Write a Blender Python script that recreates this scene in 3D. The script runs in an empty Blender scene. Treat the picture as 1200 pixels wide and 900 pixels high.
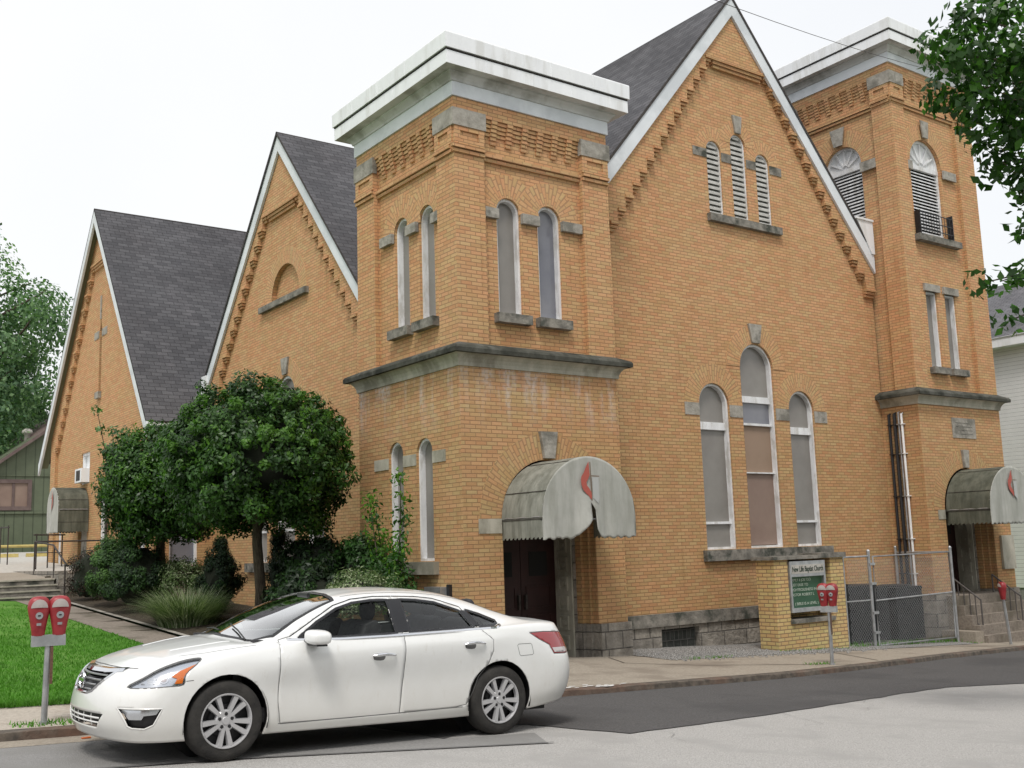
import bpy, bmesh, math, random
import numpy as np
from mathutils import Vector, Matrix
from mathutils.geometry import tessellate_polygon
from mathutils.bvhtree import BVHTree
random.seed(7); rng = np.random.default_rng(7)
SC = bpy.context.scene; COL = SC.collection
R = math.radians; PI = math.pi

# ------------------------------------------------------------------ camera
yaw, pitch, roll = R(36.2426), R(8.6828), R(-1.8247)
fw = Vector((math.sin(yaw)*math.cos(pitch), math.cos(yaw)*math.cos(pitch), math.sin(pitch)))
rt = Vector((math.cos(yaw), -math.sin(yaw), 0)); up = rt.cross(fw)
rt2 = math.cos(roll)*rt + math.sin(roll)*up; up2 = -math.sin(roll)*rt + math.cos(roll)*up
cd = bpy.data.cameras.new('camera'); cam = bpy.data.objects.new('camera', cd); COL.objects.link(cam)
m3 = Matrix((rt2, up2, -fw)).transposed(); cam.matrix_world = m3.to_4x4()
cd.sensor_width = 36; cd.lens = 36*1255.3/1200; cd.clip_end = 2000; cd.clip_start = .1
SC.camera = cam

# ------------------------------------------------------------------ materials
def newmat(name):
    m = bpy.data.materials.new(name); m.use_nodes = True
    nt = m.node_tree; return m, nt, nt.nodes['Principled BSDF']
def N(nt, t, **k):
    n = nt.nodes.new(t)
    for a, b in k.items():
        if a in n.inputs: n.inputs[a].default_value = b
        else: setattr(n, a, b)
    return n
def ramp(nt, src, p0, c0, p1, c1):
    r = nt.nodes.new('ShaderNodeValToRGB'); r.color_ramp.elements[0].position = p0; r.color_ramp.elements[1].position = p1
    r.color_ramp.elements[0].color = (*c0, 1); r.color_ramp.elements[1].color = (*c1, 1)
    nt.links.new(src, r.inputs[0]); return r.outputs[0]
def mix(nt, fac, a, b, mode='MIX'):
    n = nt.nodes.new('ShaderNodeMix'); n.data_type = 'RGBA'; n.blend_type = mode
    for i, s in ((0, fac), (6, a), (7, b)):
        if isinstance(s, (int, float)): n.inputs[i].default_value = s
        elif isinstance(s, tuple): n.inputs[i].default_value = (*s, 1)
        else: nt.links.new(s, n.inputs[i])
    return n.outputs[2]
def mathn(nt, op, a, b=None, c=None):
    n = nt.nodes.new('ShaderNodeMath'); n.operation = op
    for i, s in enumerate((a, b, c)):
        if s is None: continue
        if isinstance(s, (int, float)): n.inputs[i].default_value = s
        else: nt.links.new(s, n.inputs[i])
    return n.outputs[0]
def noise(nt, vec, scale, detail=4, rough=.6):
    n = N(nt, 'ShaderNodeTexNoise'); n.inputs['Scale'].default_value = scale; n.inputs['Detail'].default_value = detail
    n.inputs['Roughness'].default_value = rough; nt.links.new(vec, n.inputs['Vector']); return n.outputs[0]
def geo(nt): return N(nt, 'ShaderNodeNewGeometry').outputs['Position']
def uvv(nt): return N(nt, 'ShaderNodeUVMap').outputs[0]
def scalev(nt, v, s):
    n = nt.nodes.new('ShaderNodeMapping'); n.inputs['Scale'].default_value = s; nt.links.new(v, n.inputs[0]); return n.outputs[0]
def bump(nt, bs, h, strength=.4, dist=.02):
    b = N(nt, 'ShaderNodeBump'); b.inputs['Strength'].default_value = strength; b.inputs['Distance'].default_value = dist
    nt.links.new(h, b.inputs['Height']); nt.links.new(b.outputs[0], bs.inputs['Normal'])

def noisy(name, c1, c2, scale=3, rough=.8, bmp=0, bscale=40, c3=None, s3=.6, spec=.3, metal=0, lo=.35, hi=.65, stretch=None):
    m, nt, bs = newmat(name); p = geo(nt)
    if stretch: p = scalev(nt, p, stretch)
    col = ramp(nt, noise(nt, p, scale), lo, c1, hi, c2)
    if c3: col = mix(nt, ramp(nt, noise(nt, p, s3, 6), .5, (0, 0, 0), .62, (1, 1, 1)), col, c3)
    nt.links.new(col, bs.inputs['Base Color']); bs.inputs['Roughness'].default_value = rough
    bs.inputs['Specular IOR Level'].default_value = spec; bs.inputs['Metallic'].default_value = metal
    if bmp: bump(nt, bs, noise(nt, geo(nt), bscale, 5), bmp, .02)
    return m

def brick_mat(name, a, b, mortar, bw=.215, bh=.0675, ms=.011, stain=True, zsplit=True, offset=.5, bstr=.5):
    m, nt, bs = newmat(name); uv = uvv(nt); p = geo(nt)
    t = N(nt, 'ShaderNodeTexBrick'); t.inputs['Color1'].default_value = (*a, 1); t.inputs['Color2'].default_value = (*b, 1)
    t.inputs['Mortar'].default_value = (*mortar, 1); t.inputs['Scale'].default_value = 1
    t.inputs['Brick Width'].default_value = bw; t.inputs['Row Height'].default_value = bh; t.inputs['Mortar Size'].default_value = ms
    t.inputs['Mortar Smooth'].default_value = .3; t.inputs['Bias'].default_value = -.1; t.offset = offset
    nt.links.new(uv, t.inputs[0]); col = t.outputs['Color']
    t2 = N(nt, 'ShaderNodeTexBrick'); t2.inputs['Color1'].default_value = (1.06, .93, .88, 1); t2.inputs['Color2'].default_value = (.98, 1.06, .96, 1)
    t2.inputs['Mortar'].default_value = (1, 1, 1, 1); t2.inputs['Scale'].default_value = 1; t2.inputs['Bias'].default_value = 0
    t2.inputs['Brick Width'].default_value = bw; t2.inputs['Row Height'].default_value = bh; t2.inputs['Mortar Size'].default_value = 0; t2.offset = offset
    mp = nt.nodes.new('ShaderNodeMapping'); mp.inputs['Location'].default_value = (bw*37, bh*74, 0); nt.links.new(uv, mp.inputs[0]); nt.links.new(mp.outputs[0], t2.inputs[0])
    col = mix(nt, 1.0, col, t2.outputs['Color'], 'MULTIPLY')
    # per-patch hue drift: orange to straw
    n1 = noise(nt, p, .45, 3); n2 = noise(nt, scalev(nt, p, (1, 1, 3.5)), 1.6, 5, .7)
    col = mix(nt, ramp(nt, n1, .35, (.25, .25, .25), .65, (.8, .8, .8)), col, (1.0, .90, .84), 'MULTIPLY')
    col = mix(nt, ramp(nt, n2, .38, (0, 0, 0), .72, (.55, .55, .55)), col, (1.08, 1.04, .92), 'MULTIPLY')
    if zsplit:   # older, sootier bricks low down on the wall
        sx = N(nt, 'ShaderNodeSeparateXYZ'); nt.links.new(p, sx.inputs[0])
        zz = mathn(nt, 'ADD', sx.outputs[2], mathn(nt, 'MULTIPLY', noise(nt, p, .5, 4), 2.2))
        f = N(nt, 'ShaderNodeMapRange'); nt.links.new(zz, f.inputs[0])
        f.inputs[1].default_value = 2.4; f.inputs[2].default_value = 6.2; f.inputs[3].default_value = .85; f.inputs[4].default_value = 0
        col = mix(nt, f.outputs[0], col, (.83, .87, .82), 'MULTIPLY')
    fine = noise(nt, p, 55, 4, .7)
    col = mix(nt, .35, col, ramp(nt, fine, .3, (.75, .75, .75), .7, (1.15, 1.15, 1.15)), 'MULTIPLY')
    if stain:
        st = noise(nt, scalev(nt, p, (5, 5, .7)), 1.1, 5, .7)
        col = mix(nt, ramp(nt, st, .56, (0, 0, 0), .8, (.5, .5, .5)), col, (.62, .52, .44), 'MULTIPLY')
        # salt bloom in the two metres under the stone belt course of the towers
        sx2 = N(nt, 'ShaderNodeSeparateXYZ'); nt.links.new(p, sx2.inputs[0])
        g = N(nt, 'ShaderNodeMapRange'); nt.links.new(sx2.outputs[2], g.inputs[0])
        g.inputs[1].default_value = 1.9; g.inputs[2].default_value = 2.95; g.inputs[3].default_value = 0; g.inputs[4].default_value = 1
        up_ = mathn(nt, 'LESS_THAN', sx2.outputs[2], 3.05)
        bl = ramp(nt, noise(nt, scalev(nt, p, (4.2, 4.2, .8)), 1.0, 3, .6), .46, (0, 0, 0), .66, (.68, .68, .68))
        fn = ramp(nt, noise(nt, p, 14, 3), .36, (.2, .2, .2), .55, (1, 1, 1))
        fac = mathn(nt, 'MULTIPLY', mathn(nt, 'MULTIPLY', g.outputs[0], up_), mathn(nt, 'MULTIPLY', bl, fn))
        tw = mathn(nt, 'LESS_THAN', sx2.outputs[1], 18.2)
        tw2 = mathn(nt, 'LESS_THAN', sx2.outputs[0], 13.2)
        fac = mathn(nt, 'MULTIPLY', fac, mathn(nt, 'MULTIPLY', tw, tw2))
        col = mix(nt, fac, col, (.62, .58, .55))
    nt.links.new(col, bs.inputs['Base Color']); bs.inputs['Roughness'].default_value = .85; bs.inputs['Specular IOR Level'].default_value = .25
    h = mathn(nt, 'ADD', mathn(nt, 'MULTIPLY', t.outputs['Fac'], -1.0), mathn(nt, 'MULTIPLY', fine, .35))
    bump(nt, bs, h, bstr, .008)
    return m
def block_mat(name, a, b, mortar, bw, bh, soot=.5, ms=.018):
    m, nt, bs = newmat(name); uv = uvv(nt); p = geo(nt)
    t = N(nt, 'ShaderNodeTexBrick'); t.inputs['Color1'].default_value = (*a, 1); t.inputs['Color2'].default_value = (*b, 1)
    t.inputs['Mortar'].default_value = (*mortar, 1); t.inputs['Scale'].default_value = 1
    t.inputs['Brick Width'].default_value = bw; t.inputs['Row Height'].default_value = bh; t.inputs['Mortar Size'].default_value = ms
    t.inputs['Mortar Smooth'].default_value = .6; t.squash = .6; t.squash_frequency = 2
    nt.links.new(uv, t.inputs[0])
    n1 = noise(nt, p, 3.5, 6, .7)
    col = mix(nt, 1.0, t.outputs['Color'], ramp(nt, n1, .3, (1-soot,)*3, .7, (1.15,)*3), 'MULTIPLY')
    nt.links.new(col, bs.inputs['Base Color']); bs.inputs['Roughness'].default_value = .95; bs.inputs['Specular IOR Level'].default_value = .15
    h = mathn(nt, 'ADD', mathn(nt, 'MULTIPLY', t.outputs['Fac'], -1.0), mathn(nt, 'MULTIPLY', noise(nt, p, 9, 6, .65), 1.6))
    bump(nt, bs, h, .9, .04)
    return m
def shingle_mat(name, a, b):
    m, nt, bs = newmat(name); uv = uvv(nt); p = geo(nt)
    t = N(nt, 'ShaderNodeTexBrick'); t.inputs['Color1'].default_value = (*a, 1); t.inputs['Color2'].default_value = (*b, 1)
    t.inputs['Mortar'].default_value = (a[0]*.35, a[1]*.35, a[2]*.35, 1); t.inputs['Scale'].default_value = 1
    t.inputs['Brick Width'].default_value = .31; t.inputs['Row Height'].default_value = .145; t.inputs['Mortar Size'].default_value = .011
    t.inputs['Mortar Smooth'].default_value = .7; nt.links.new(uv, t.inputs[0])
    col = mix(nt, ramp(nt, noise(nt, uv, .35, 6, .7), .42, (0, 0, 0), .66, (.7,)*3), t.outputs['Color'], (.62, .60, .60), 'MULTIPLY')
    col = mix(nt, ramp(nt, noise(nt, scalev(nt, uv, (.9, .25, 1)), 1.2, 5, .7), .5, (0, 0, 0), .75, (.6,)*3), col, (1.5, 1.45, 1.45), 'MULTIPLY')
    col = mix(nt, .6, col, ramp(nt, noise(nt, uv, 30, 3), .3, (.7,)*3, .7, (1.25,)*3), 'MULTIPLY')
    nt.links.new(col, bs.inputs['Base Color']); bs.inputs['Roughness'].default_value = .9; bs.inputs['Specular IOR Level'].default_value = .2
    bump(nt, bs, mathn(nt, 'ADD', mathn(nt, 'MULTIPLY', t.outputs['Fac'], -1.), noise(nt, uv, 60, 3)), .6, .012)
    return m
def siding_mat(name, a, b, pitch, vertical=False, dirt=.2):
    m, nt, bs = newmat(name); p = geo(nt)
    sx = N(nt, 'ShaderNodeSeparateXYZ'); nt.links.new(p, sx.inputs[0])
    v = mathn(nt, 'FRACT', mathn(nt, 'DIVIDE', sx.outputs[0 if vertical else 2], pitch))
    col = ramp(nt, v, .0, b, .14, a)
    col = mix(nt, dirt, col, ramp(nt, noise(nt, p, 1.5, 6, .7), .3, (.55,)*3, .7, (1.1,)*3), 'MULTIPLY')
    nt.links.new(col, bs.inputs['Base Color']); bs.inputs['Roughness'].default_value = .6; bump(nt, bs, v, .5, .02)
    return m
def leaf_mat(name, c, trans=.25, rough=.5, var=.35, vein=False):
    m, nt, bs = newmat(name); p = geo(nt)
    n = noise(nt, p, 4.5, 3, .7)
    col = ramp(nt, n, .3, tuple(x*(1-var) for x in c), .7, tuple(x*(1+var) for x in c))
    nt.links.new(col, bs.inputs['Base Color']); bs.inputs['Roughness'].default_value = rough; bs.inputs['Specular IOR Level'].default_value = .35
    tr = N(nt, 'ShaderNodeBsdfTranslucent'); nt.links.new(mix(nt, 1., col, (1.1, 1.5, .6), 'MULTIPLY'), tr.inputs[0])
    ms = N(nt, 'ShaderNodeMixShader'); ms.inputs[0].default_value = trans
    nt.links.new(bs.outputs[0], ms.inputs[1]); nt.links.new(tr.outputs[0], ms.inputs[2])
    nt.links.new(ms.outputs[0], nt.nodes['Material Output'].inputs[0]); return m
def plain(name, c, rough=.5, metal=0, spec=.5, coat=0):
    m, nt, bs = newmat(name); bs.inputs['Base Color'].default_value = (*c, 1); bs.inputs['Roughness'].default_value = rough
    bs.inputs['Metallic'].default_value = metal; bs.inputs['Specular IOR Level'].default_value = spec; bs.inputs['Coat Weight'].default_value = coat
    bs.inputs['Coat Roughness'].default_value = .04; return m
def glassy(name, tint, alpha_glass=.6, rough=.02):
    m, nt, bs = newmat(name)
    tr = N(nt, 'ShaderNodeBsdfTransparent'); tr.inputs[0].default_value = (*tint, 1)
    gl = N(nt, 'ShaderNodeBsdfGlossy'); gl.inputs['Roughness'].default_value = rough; gl.inputs[0].default_value = (1, 1, 1, 1)
    g = N(nt, 'ShaderNodeNewGeometry'); dt = nt.nodes.new('ShaderNodeVectorMath'); dt.operation = 'DOT_PRODUCT'
    nt.links.new(g.outputs['Normal'], dt.inputs[0]); nt.links.new(g.outputs['Incoming'], dt.inputs[1])
    c = mathn(nt, 'SUBTRACT', 1.0, mathn(nt, 'ABSOLUTE', dt.outputs['Value']))
    f2 = mathn(nt, 'MULTIPLY', mathn(nt, 'ADD', mathn(nt, 'MULTIPLY', mathn(nt, 'POWER', c, 3.5), .92), .06), alpha_glass*1.6)
    f2 = mathn(nt, 'MINIMUM', f2, 1.0)
    ms = N(nt, 'ShaderNodeMixShader'); nt.links.new(f2, ms.inputs[0]); nt.links.new(tr.outputs[0], ms.inputs[1]); nt.links.new(gl.outputs[0], ms.inputs[2])
    nt.links.new(ms.outputs[0], nt.nodes['Material Output'].inputs[0]); return m

M = {}
M['brick'] = brick_mat('buff_brick', (.60, .392, .230), (.50, .305, .168), (.35, .225, .137), ms=.009)
M['brick_arch'] = brick_mat('arch_brick', (.60, .40, .236), (.52, .33, .182), (.40, .26, .16), bw=.205, bh=.068, stain=False, offset=.5)
M['brick_sign'] = brick_mat('yellow_brick', (.58, .47, .25), (.50, .39, .195), (.27, .20, .13), stain=False, zsplit=False, bh=.072)
M['stone'] = noisy('grey_stone', (.29, .27, .235), (.41, .385, .34), 6, .9, .8, 14, (.19, .18, .155), 2.5)
M['stone_dark'] = noisy('sooty_stone', (.14, .132, .115), (.29, .27, .235), 5, .95, .9, 14, (.065, .07, .058), 2.2)
M['stone_pale'] = noisy('pale_limestone', (.36, .345, .28), (.50, .475, .40), 4, .9, .3, 20, (.26, .245, .195), 1.6, stretch=(1, 1, .5))
M['ledge_top'] = noisy('mossy_black_stone', (.030, .032, .026), (.085, .085, .07), 3, .95, .6, 14, (.11, .11, .095), 2.5)
M['foundation'] = block_mat('rock_faced_sandstone', (.40, .365, .315), (.29, .27, .24), (.17, .16, .145), .66, .30, ms=.012)
M['white_metal'] = noisy('white_sheet_metal', (.82, .835, .855), (.88, .895, .91), 1.2, .5, .05, 3, (.72, .725, .72), 1.1, stretch=(2.5, 2.5, .5))
M['soffit'] = noisy('weathered_soffit', (.50, .50, .49), (.62, .62, .61), 1.0, .6, .1, 4, (.34, .335, .31), 1.2)
M['trim'] = noisy('grey_white_trim', (.68, .71, .74), (.76, .79, .82), 1.5, .6, .05, 6, (.61, .64, .67), 1.)
M['soffit_green'] = plain('green_grey_soffit', (.20, .21, .13), .8)
M['frame'] = noisy('flaking_white_paint', (.68, .68, .69), (.82, .83, .84), 5, .6, .3, 30, (.58, .57, .55), 6, stretch=(1, 1, .35))
M['shingle'] = shingle_mat('grey_asphalt_shingle', (.125, .124, .132), (.082, .082, .089))
M['shingle_light'] = shingle_mat('pale_grey_shingle', (.17, .17, .18), (.13, .13, .14))
M['screen'] = noisy('grey_storm_pane', (.195, .180, .165), (.25, .235, .215), 1.0, .30, 0, spec=.5)
M['screen_blue'] = noisy('bluish_storm_pane', (.15, .155, .185), (.21, .212, .235), 1.0, .2, 0, spec=.6)
M['panel_tan'] = noisy('tan_board', (.27, .19, .135), (.31, .22, .16), 1.2, .6)
M['panel_mauve'] = noisy('beige_brown_board', (.235, .165, .135), (.28, .205, .165), 1.2, .6)
M['louvre'] = noisy('weathered_louvre', (.42, .41, .38), (.58, .57, .54), 6, .7, .2, 20)
M['louvre_back'] = plain('grey_louvre_back', (.30, .30, .29), .9)
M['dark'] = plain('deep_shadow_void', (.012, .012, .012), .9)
M['door_red'] = noisy('maroon_door_paint', (.028, .013, .012), (.045, .018, .017), 3, .5)
M['glassblock'] = block_mat('basement_glass_block', (.06, .065, .06), (.11, .115, .105), (.16, .16, .15), .19, .19, .3, .02)
def canvas(name, c1, c2, dirt, amount):
    m, nt, bs = newmat(name); p = geo(nt)
    col = ramp(nt, noise(nt, p, 2.2, 4), .35, c1, .65, c2)
    st = noise(nt, scalev(nt, p, (3.2, 3.2, .45)), 1.6, 6, .7)
    col = mix(nt, ramp(nt, st, .42, (0, 0, 0), .66, (amount,)*3), col, dirt)
    nt.links.new(col, bs.inputs['Base Color']); bs.inputs['Roughness'].default_value = .75; bump(nt, bs, noise(nt, p, 5, 3), .3, .02)
    return m
M['awn_side'] = canvas('mildewed_canvas', (.21, .215, .185), (.30, .30, .26), (.085, .088, .065), .8)
M['awn_side_dark'] = canvas('green_mildewed_canvas', (.085, .09, .068), (.135, .138, .105), (.035, .04, .025), .85)
M['awn_front'] = canvas('grey_canvas', (.38, .385, .35), (.455, .455, .42), (.22, .225, .185), .5)
M['emblem_red'] = plain('faded_red_print', (.42, .10, .075), .8)
M['emblem_line'] = plain('brown_print_line', (.17, .11, .07), .8)
M['emblem_white'] = plain('pale_print', (.44, .45, .435), .8)
M['asphalt_old'] = noisy('worn_pale_asphalt', (.30, .29, .275), (.50, .487, .468), 75, .95, .7, 60, (.36, .35, .335), 1.1)
M['asphalt_new'] = noisy('dark_asphalt', (.070, .068, .068), (.12, .116, .114), 45, .9, .6, 80, (.075, .073, .073), .5)
M['asphalt_mid'] = noisy('mid_grey_asphalt', (.23, .226, .22), (.30, .293, .285), 45, .9, .6, 80, (.24, .235, .225), .7)
M['tar'] = plain('tar_seam', (.11, .108, .106), .7)
M['concrete'] = noisy('tan_aggregate_concrete', (.27, .235, .19), (.37, .325, .265), 28, .95, .5, 60, (.24, .205, .165), .9)
M['kerb'] = noisy('dirty_kerb_stone', (.075, .065, .055), (.16, .135, .11), 9, .95, .6, 25, (.15, .085, .06), .5)
M['concrete_left'] = noisy('lit_concrete', (.36, .32, .27), (.48, .43, .365), 28, .95, .5, 60, (.30, .25, .20), 1.4)  # brighter copy of the pavement concrete, stronger light painted into its colour
M['concrete_pale'] = noisy('pale_concrete', (.42, .40, .36), (.52, .50, .46), 10, .9, .3, 40)
M['path'] = noisy('old_path_concrete', (.20, .17, .14), (.29, .25, .21), 20, .95, .5, 50, (.15, .13, .10), 1.3)
M['gravel'] = noisy('grey_gravel', (.13, .125, .12), (.38, .37, .35), 60, .95, 1., 60, lo=.42, hi=.58)
M['grass'] = noisy('lawn_grass', (.055, .165, .012), (.105, .275, .026), 22, .9, .8, 120, (.13, .27, .045), .7)
M['grass_far'] = noisy('rough_grass', (.05, .10, .02), (.09, .16, .03), 6, .95, .5, 30)
M['blade'] = leaf_mat('grass_blade', (.085, .235, .022), .25, .6)
M['soil'] = noisy('bed_soil', (.035, .028, .02), (.08, .065, .045), 14, .98, .8, 40)
M['chrome'] = plain('chrome', (.75, .76, .78), .08, 1)
M['steel'] = noisy('galvanised_steel', (.36, .37, .38), (.50, .51, .52), 8, .45, 0, metal=.7)
M['wire_link'] = plain('weathered_wire', (.36, .365, .37), .6)
M['steel_dark'] = noisy('weathered_iron', (.035, .03, .028), (.07, .06, .055), 8, .7, .2)
M['blackmetal'] = plain('black_metal', (.018, .018, .02), .5)
M['rail_iron'] = plain('painted_iron_rail', (.10, .09, .085), .5, .3)
M['meter_red'] = noisy('faded_red_enamel', (.22, .016, .02), (.34, .034, .04), 9, .42, .05, 20, spec=.5)
M['meter_dome'] = plain('cloudy_plastic_dome', (.42, .38, .36), .25)
M['cond'] = noisy('dark_louvred_steel', (.018, .020, .022), (.032, .034, .036), 3, .6)
M['bark'] = noisy('grey_brown_bark', (.045, .035, .026), (.11, .09, .065), 9, .95, .9, 30, stretch=(3, 3, .6))

# ------------------------------------------------------------------ mesh builder
LOC = {}
def boxuv(pts, n):
    a = (abs(n[0]), abs(n[1]), abs(n[2]))
    if a[2] >= a[0] and a[2] >= a[1]: return [(p[0], p[1]) for p in pts]
    if a[0] > a[1]: return [(p[1], p[2]) for p in pts]
    return [(p[0], p[2]) for p in pts]
class Fr:   # a wall plane: origin, u axis, outward normal
    def __init__(s, o, u, n): s.o, s.u, s.n = Vector(o), Vector(u), Vector(n)
    def p(s, u, z, d=0): return s.o + s.u*u + s.n*d + Vector((0, 0, z))
class MB:
    def __init__(s): s.v, s.f, s.uv, s.m = [], [], [], []
    def face(s, pts, uv=None, m=0):
        pts = [Vector(p) for p in pts]; i = len(s.v); s.v += pts; s.f.append(tuple(range(i, i+len(pts))))
        if uv is None:
            n = Vector((0, 0, 0)); c = pts[0]
            for k in range(1, len(pts)-1): n += (pts[k]-c).cross(pts[k+1]-c)
            uv = boxuv(pts, n)
        s.uv.append(uv); s.m.append(m)
    def box(s, x0, x1, y0, y1, z0, z1, m=0):
        P = [(x, y, z) for x in (x0, x1) for y in (y0, y1) for z in (z0, z1)]
        for q in ((0, 1, 3, 2), (4, 6, 7, 5), (0, 4, 5, 1), (2, 3, 7, 6), (0, 2, 6, 4), (1, 5, 7, 3)): s.face([P[i] for i in q], m=m)
    def fbox(s, F, u0, u1, z0, z1, d0, d1, m=0):
        P = [F.p(u, z, d) for u in (u0, u1) for d in (d0, d1) for z in (z0, z1)]
        for q in ((0, 1, 3, 2), (4, 6, 7, 5), (0, 4, 5, 1), (2, 3, 7, 6), (0, 2, 6, 4), (1, 5, 7, 3)): s.face([P[i] for i in q], m=m)
    def panel(s, F, out, holes=(), d=0, reveal=0, m=0, uvf=None, mr=None):
        loops = [out]+list(holes); flat = [p for l in loops for p in l]
        tri = tessellate_polygon([[Vector((p[0], p[1], 0)) for p in l] for l in loops])
        for t in tri: s.face([F.p(flat[i][0], flat[i][1], d) for i in t], uv=[uvf(flat[i]) for i in t] if uvf else None, m=m)
        if reveal:
            for h in holes: s.rim(F, h, d, d-reveal, m if mr is None else mr)
    def rim(s, F, poly, d0, d1, m=0, closed=True):
        n = len(poly)
        for i in range(n if closed else n-1):
            a, b = poly[i], poly[(i+1) % n]
            s.face([F.p(a[0], a[1], d0), F.p(b[0], b[1], d0), F.p(b[0], b[1], d1), F.p(a[0], a[1], d1)], m=m)
    def prism(s, F, poly, d0, d1, m=0, holes=()):
        s.panel(F, poly, holes, d1, m=m); s.panel(F, poly, holes, d0, m=m)
        for l in [poly]+list(holes): s.rim(F, l, d0, d1, m)
    def tube(s, pts, r, n=8, m=0, cap=True):
        pts = [Vector(p) for p in pts]; rs = r if isinstance(r, (list, tuple)) else [r]*len(pts)
        rings = []
        for i, p in enumerate(pts):
            t = (pts[min(i+1, len(pts)-1)]-pts[max(i-1, 0)])
            t = t.normalized() if t.length > 1e-9 else Vector((0, 0, 1))
            a = t.cross(Vector((0, 0, 1)) if abs(t.z) < .9 else Vector((1, 0, 0))).normalized(); b = t.cross(a)
            rings.append([p+(a*math.cos(2*PI*k/n)+b*math.sin(2*PI*k/n))*rs[i] for k in range(n)])
        base = len(s.v)
        for rg in rings: s.v += rg
        for i in range(len(pts)-1):
            for k in range(n):
                q = (base+i*n+k, base+i*n+(k+1) % n, base+(i+1)*n+(k+1) % n, base+(i+1)*n+k)
                s.f.append(q); s.uv.append([(k*.1, i), (k*.1+.1, i), (k*.1+.1, i+1), (k*.1, i+1)]); s.m.append(m)
        if cap:
            s.face(rings[0][::-1], m=m); s.face(rings[-1], m=m)
    def lathe(s, prof, c=(0, 0, 0), n=24, m=0, axis='z', sx=1, sy=1):   # prof: (radius, height)
        c = Vector(c); base = len(s.v)
        for r, h in prof:
            for k in range(n):
                a = 2*PI*k/n; x, y = r*math.cos(a)*sx, r*math.sin(a)*sy
                s.v.append(c+(Vector((x, y, h)) if axis == 'z' else Vector((x, h, y)) if axis == 'y' else Vector((h, x, y))))
        for i in range(len(prof)-1):
            for k in range(n):
                s.f.append((base+i*n+k, base+i*n+(k+1) % n, base+(i+1)*n+(k+1) % n, base+(i+1)*n+k))
                s.uv.append([(0, 0)]*4); s.m.append(m)
    def build(s, name, mats, parent=None, smooth=False, loc=None, weld=False):
        if not isinstance(mats, (list, tuple)): mats = [mats]
        off = LOC.get(parent, Vector((0, 0, 0))) if parent else (Vector(loc) if loc else Vector((0, 0, 0)))
        me = bpy.data.meshes.new(name); me.from_pydata([tuple(v-off) for v in s.v], [], s.f)
        for mm in mats: me.materials.append(M[mm] if isinstance(mm, str) else mm)
        ul = me.uv_layers.new(name='UVMap'); flat = [c for u in s.uv for p in u for c in (p[0], p[1])]
        ul.data.foreach_set('uv', flat)
        me.polygons.foreach_set('material_index', s.m)
        if smooth: me.polygons.foreach_set('use_smooth', [True]*len(s.f))
        me.update()
        if weld:
            bm = bmesh.new(); bm.from_mesh(me); bmesh.ops.remove_doubles(bm, verts=bm.verts, dist=.0005)
            bmesh.ops.recalc_face_normals(bm, faces=bm.faces); bm.to_mesh(me); bm.free()
        o = bpy.data.objects.new(name, me); COL.objects.link(o)
        if parent: o.parent = parent; LOC[o] = off
        elif loc: o.location = loc; LOC[o] = off
        return o
def bevel(o, w=.01, seg=2):
    b = o.modifiers.new('bevel', 'BEVEL'); b.width = w; b.segments = seg; b.limit_method = 'ANGLE'; b.angle_limit = R(40); return o
def thing(name, loc=(0, 0, 0)):
    o = bpy.data.objects.new(name, None); o.empty_display_size = .2; COL.objects.link(o); o.location = loc; LOC[o] = Vector(loc); return o
def tag(o, label, cat, group=None, kind=None):
    o['label'] = label; o['category'] = cat
    if group: o['group'] = group
    if kind: o['kind'] = kind
    return o
def structure(o, label=None, cat=None):
    o['kind'] = 'structure'
    if label: o['label'] = label
    if cat: o['category'] = cat
    return o
def arch(c, half, z0, spring, n=14, ry=None):
    ry = half if ry is None else ry
    return [(c-half, z0), (c+half, z0)]+[(c+half*math.cos(PI*k/n), spring+ry*math.sin(PI*k/n)) for k in range(n+1)]
def rect(u0, u1, z0, z1): return [(u0, z0), (u1, z0), (u1, z1), (u0, z1)]
def copy_tree(o, parent=None):
    c = o.copy(); COL.objects.link(c)
    if parent: c.parent = parent
    for ch in [x for x in bpy.data.objects if x.parent == o]: copy_tree(ch, c)
    return c
# ------------------------------------------------------------------ the church
church = tag(thing('church', (17, 24, -2.2)), 'yellow brick church with gabled walls, corner towers and white cornices behind the parked car', 'church')
BW = 15.55                                     # plane of the street gable wall
TF = 14.55                                     # plane of both tower fronts
Ffront = Fr((0, BW, 0), (1, 0, 0), (0, -1, 0))
def brick_ring(mb, F, c, spring, r, w=.43, a0=0, a1=PI, d=.006, m=0):
    n = 26
    for k in range(n):
        t0, t1 = a0+(a1-a0)*k/n, a0+(a1-a0)*(k+1)/n
        q = [(r, t0), (r+w, t0), (r+w, t1), (r, t1)]
        rm = r+w*.45
        mb.face([F.p(c+a*math.cos(t), spring+a*math.sin(t), d) for a, t in q], uv=[(a, t*rm) for a, t in q], m=m)
    for k in range(n):
        t0, t1 = a0+(a1-a0)*k/n, a0+(a1-a0)*(k+1)/n
        mb.face([F.p(c+(r+w)*math.cos(t), spring+(r+w)*math.sin(t), e) for t, e in ((t0, d), (t1, d), (t1, d-.016), (t0, d-.016))], m=m)
def keystone(F, c, z0, z1, w0, w1, parent, d=.05):
    mb = MB(); mb.prism(F, [(c-w0/2, z0), (c+w0/2, z0), (c+w1/2, z1), (c-w1/2, z1)], -.02, d); return bevel(mb.build('keystone', 'stone', parent), .012)
def stones(F, spans, z0, z1, parent, mat='stone', d=.015):
    for a, b in spans:
        mb = MB(); mb.fbox(F, a, b, z0, z1, -.02, d); bevel(mb.build('stone_band', mat, parent), .012)
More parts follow.
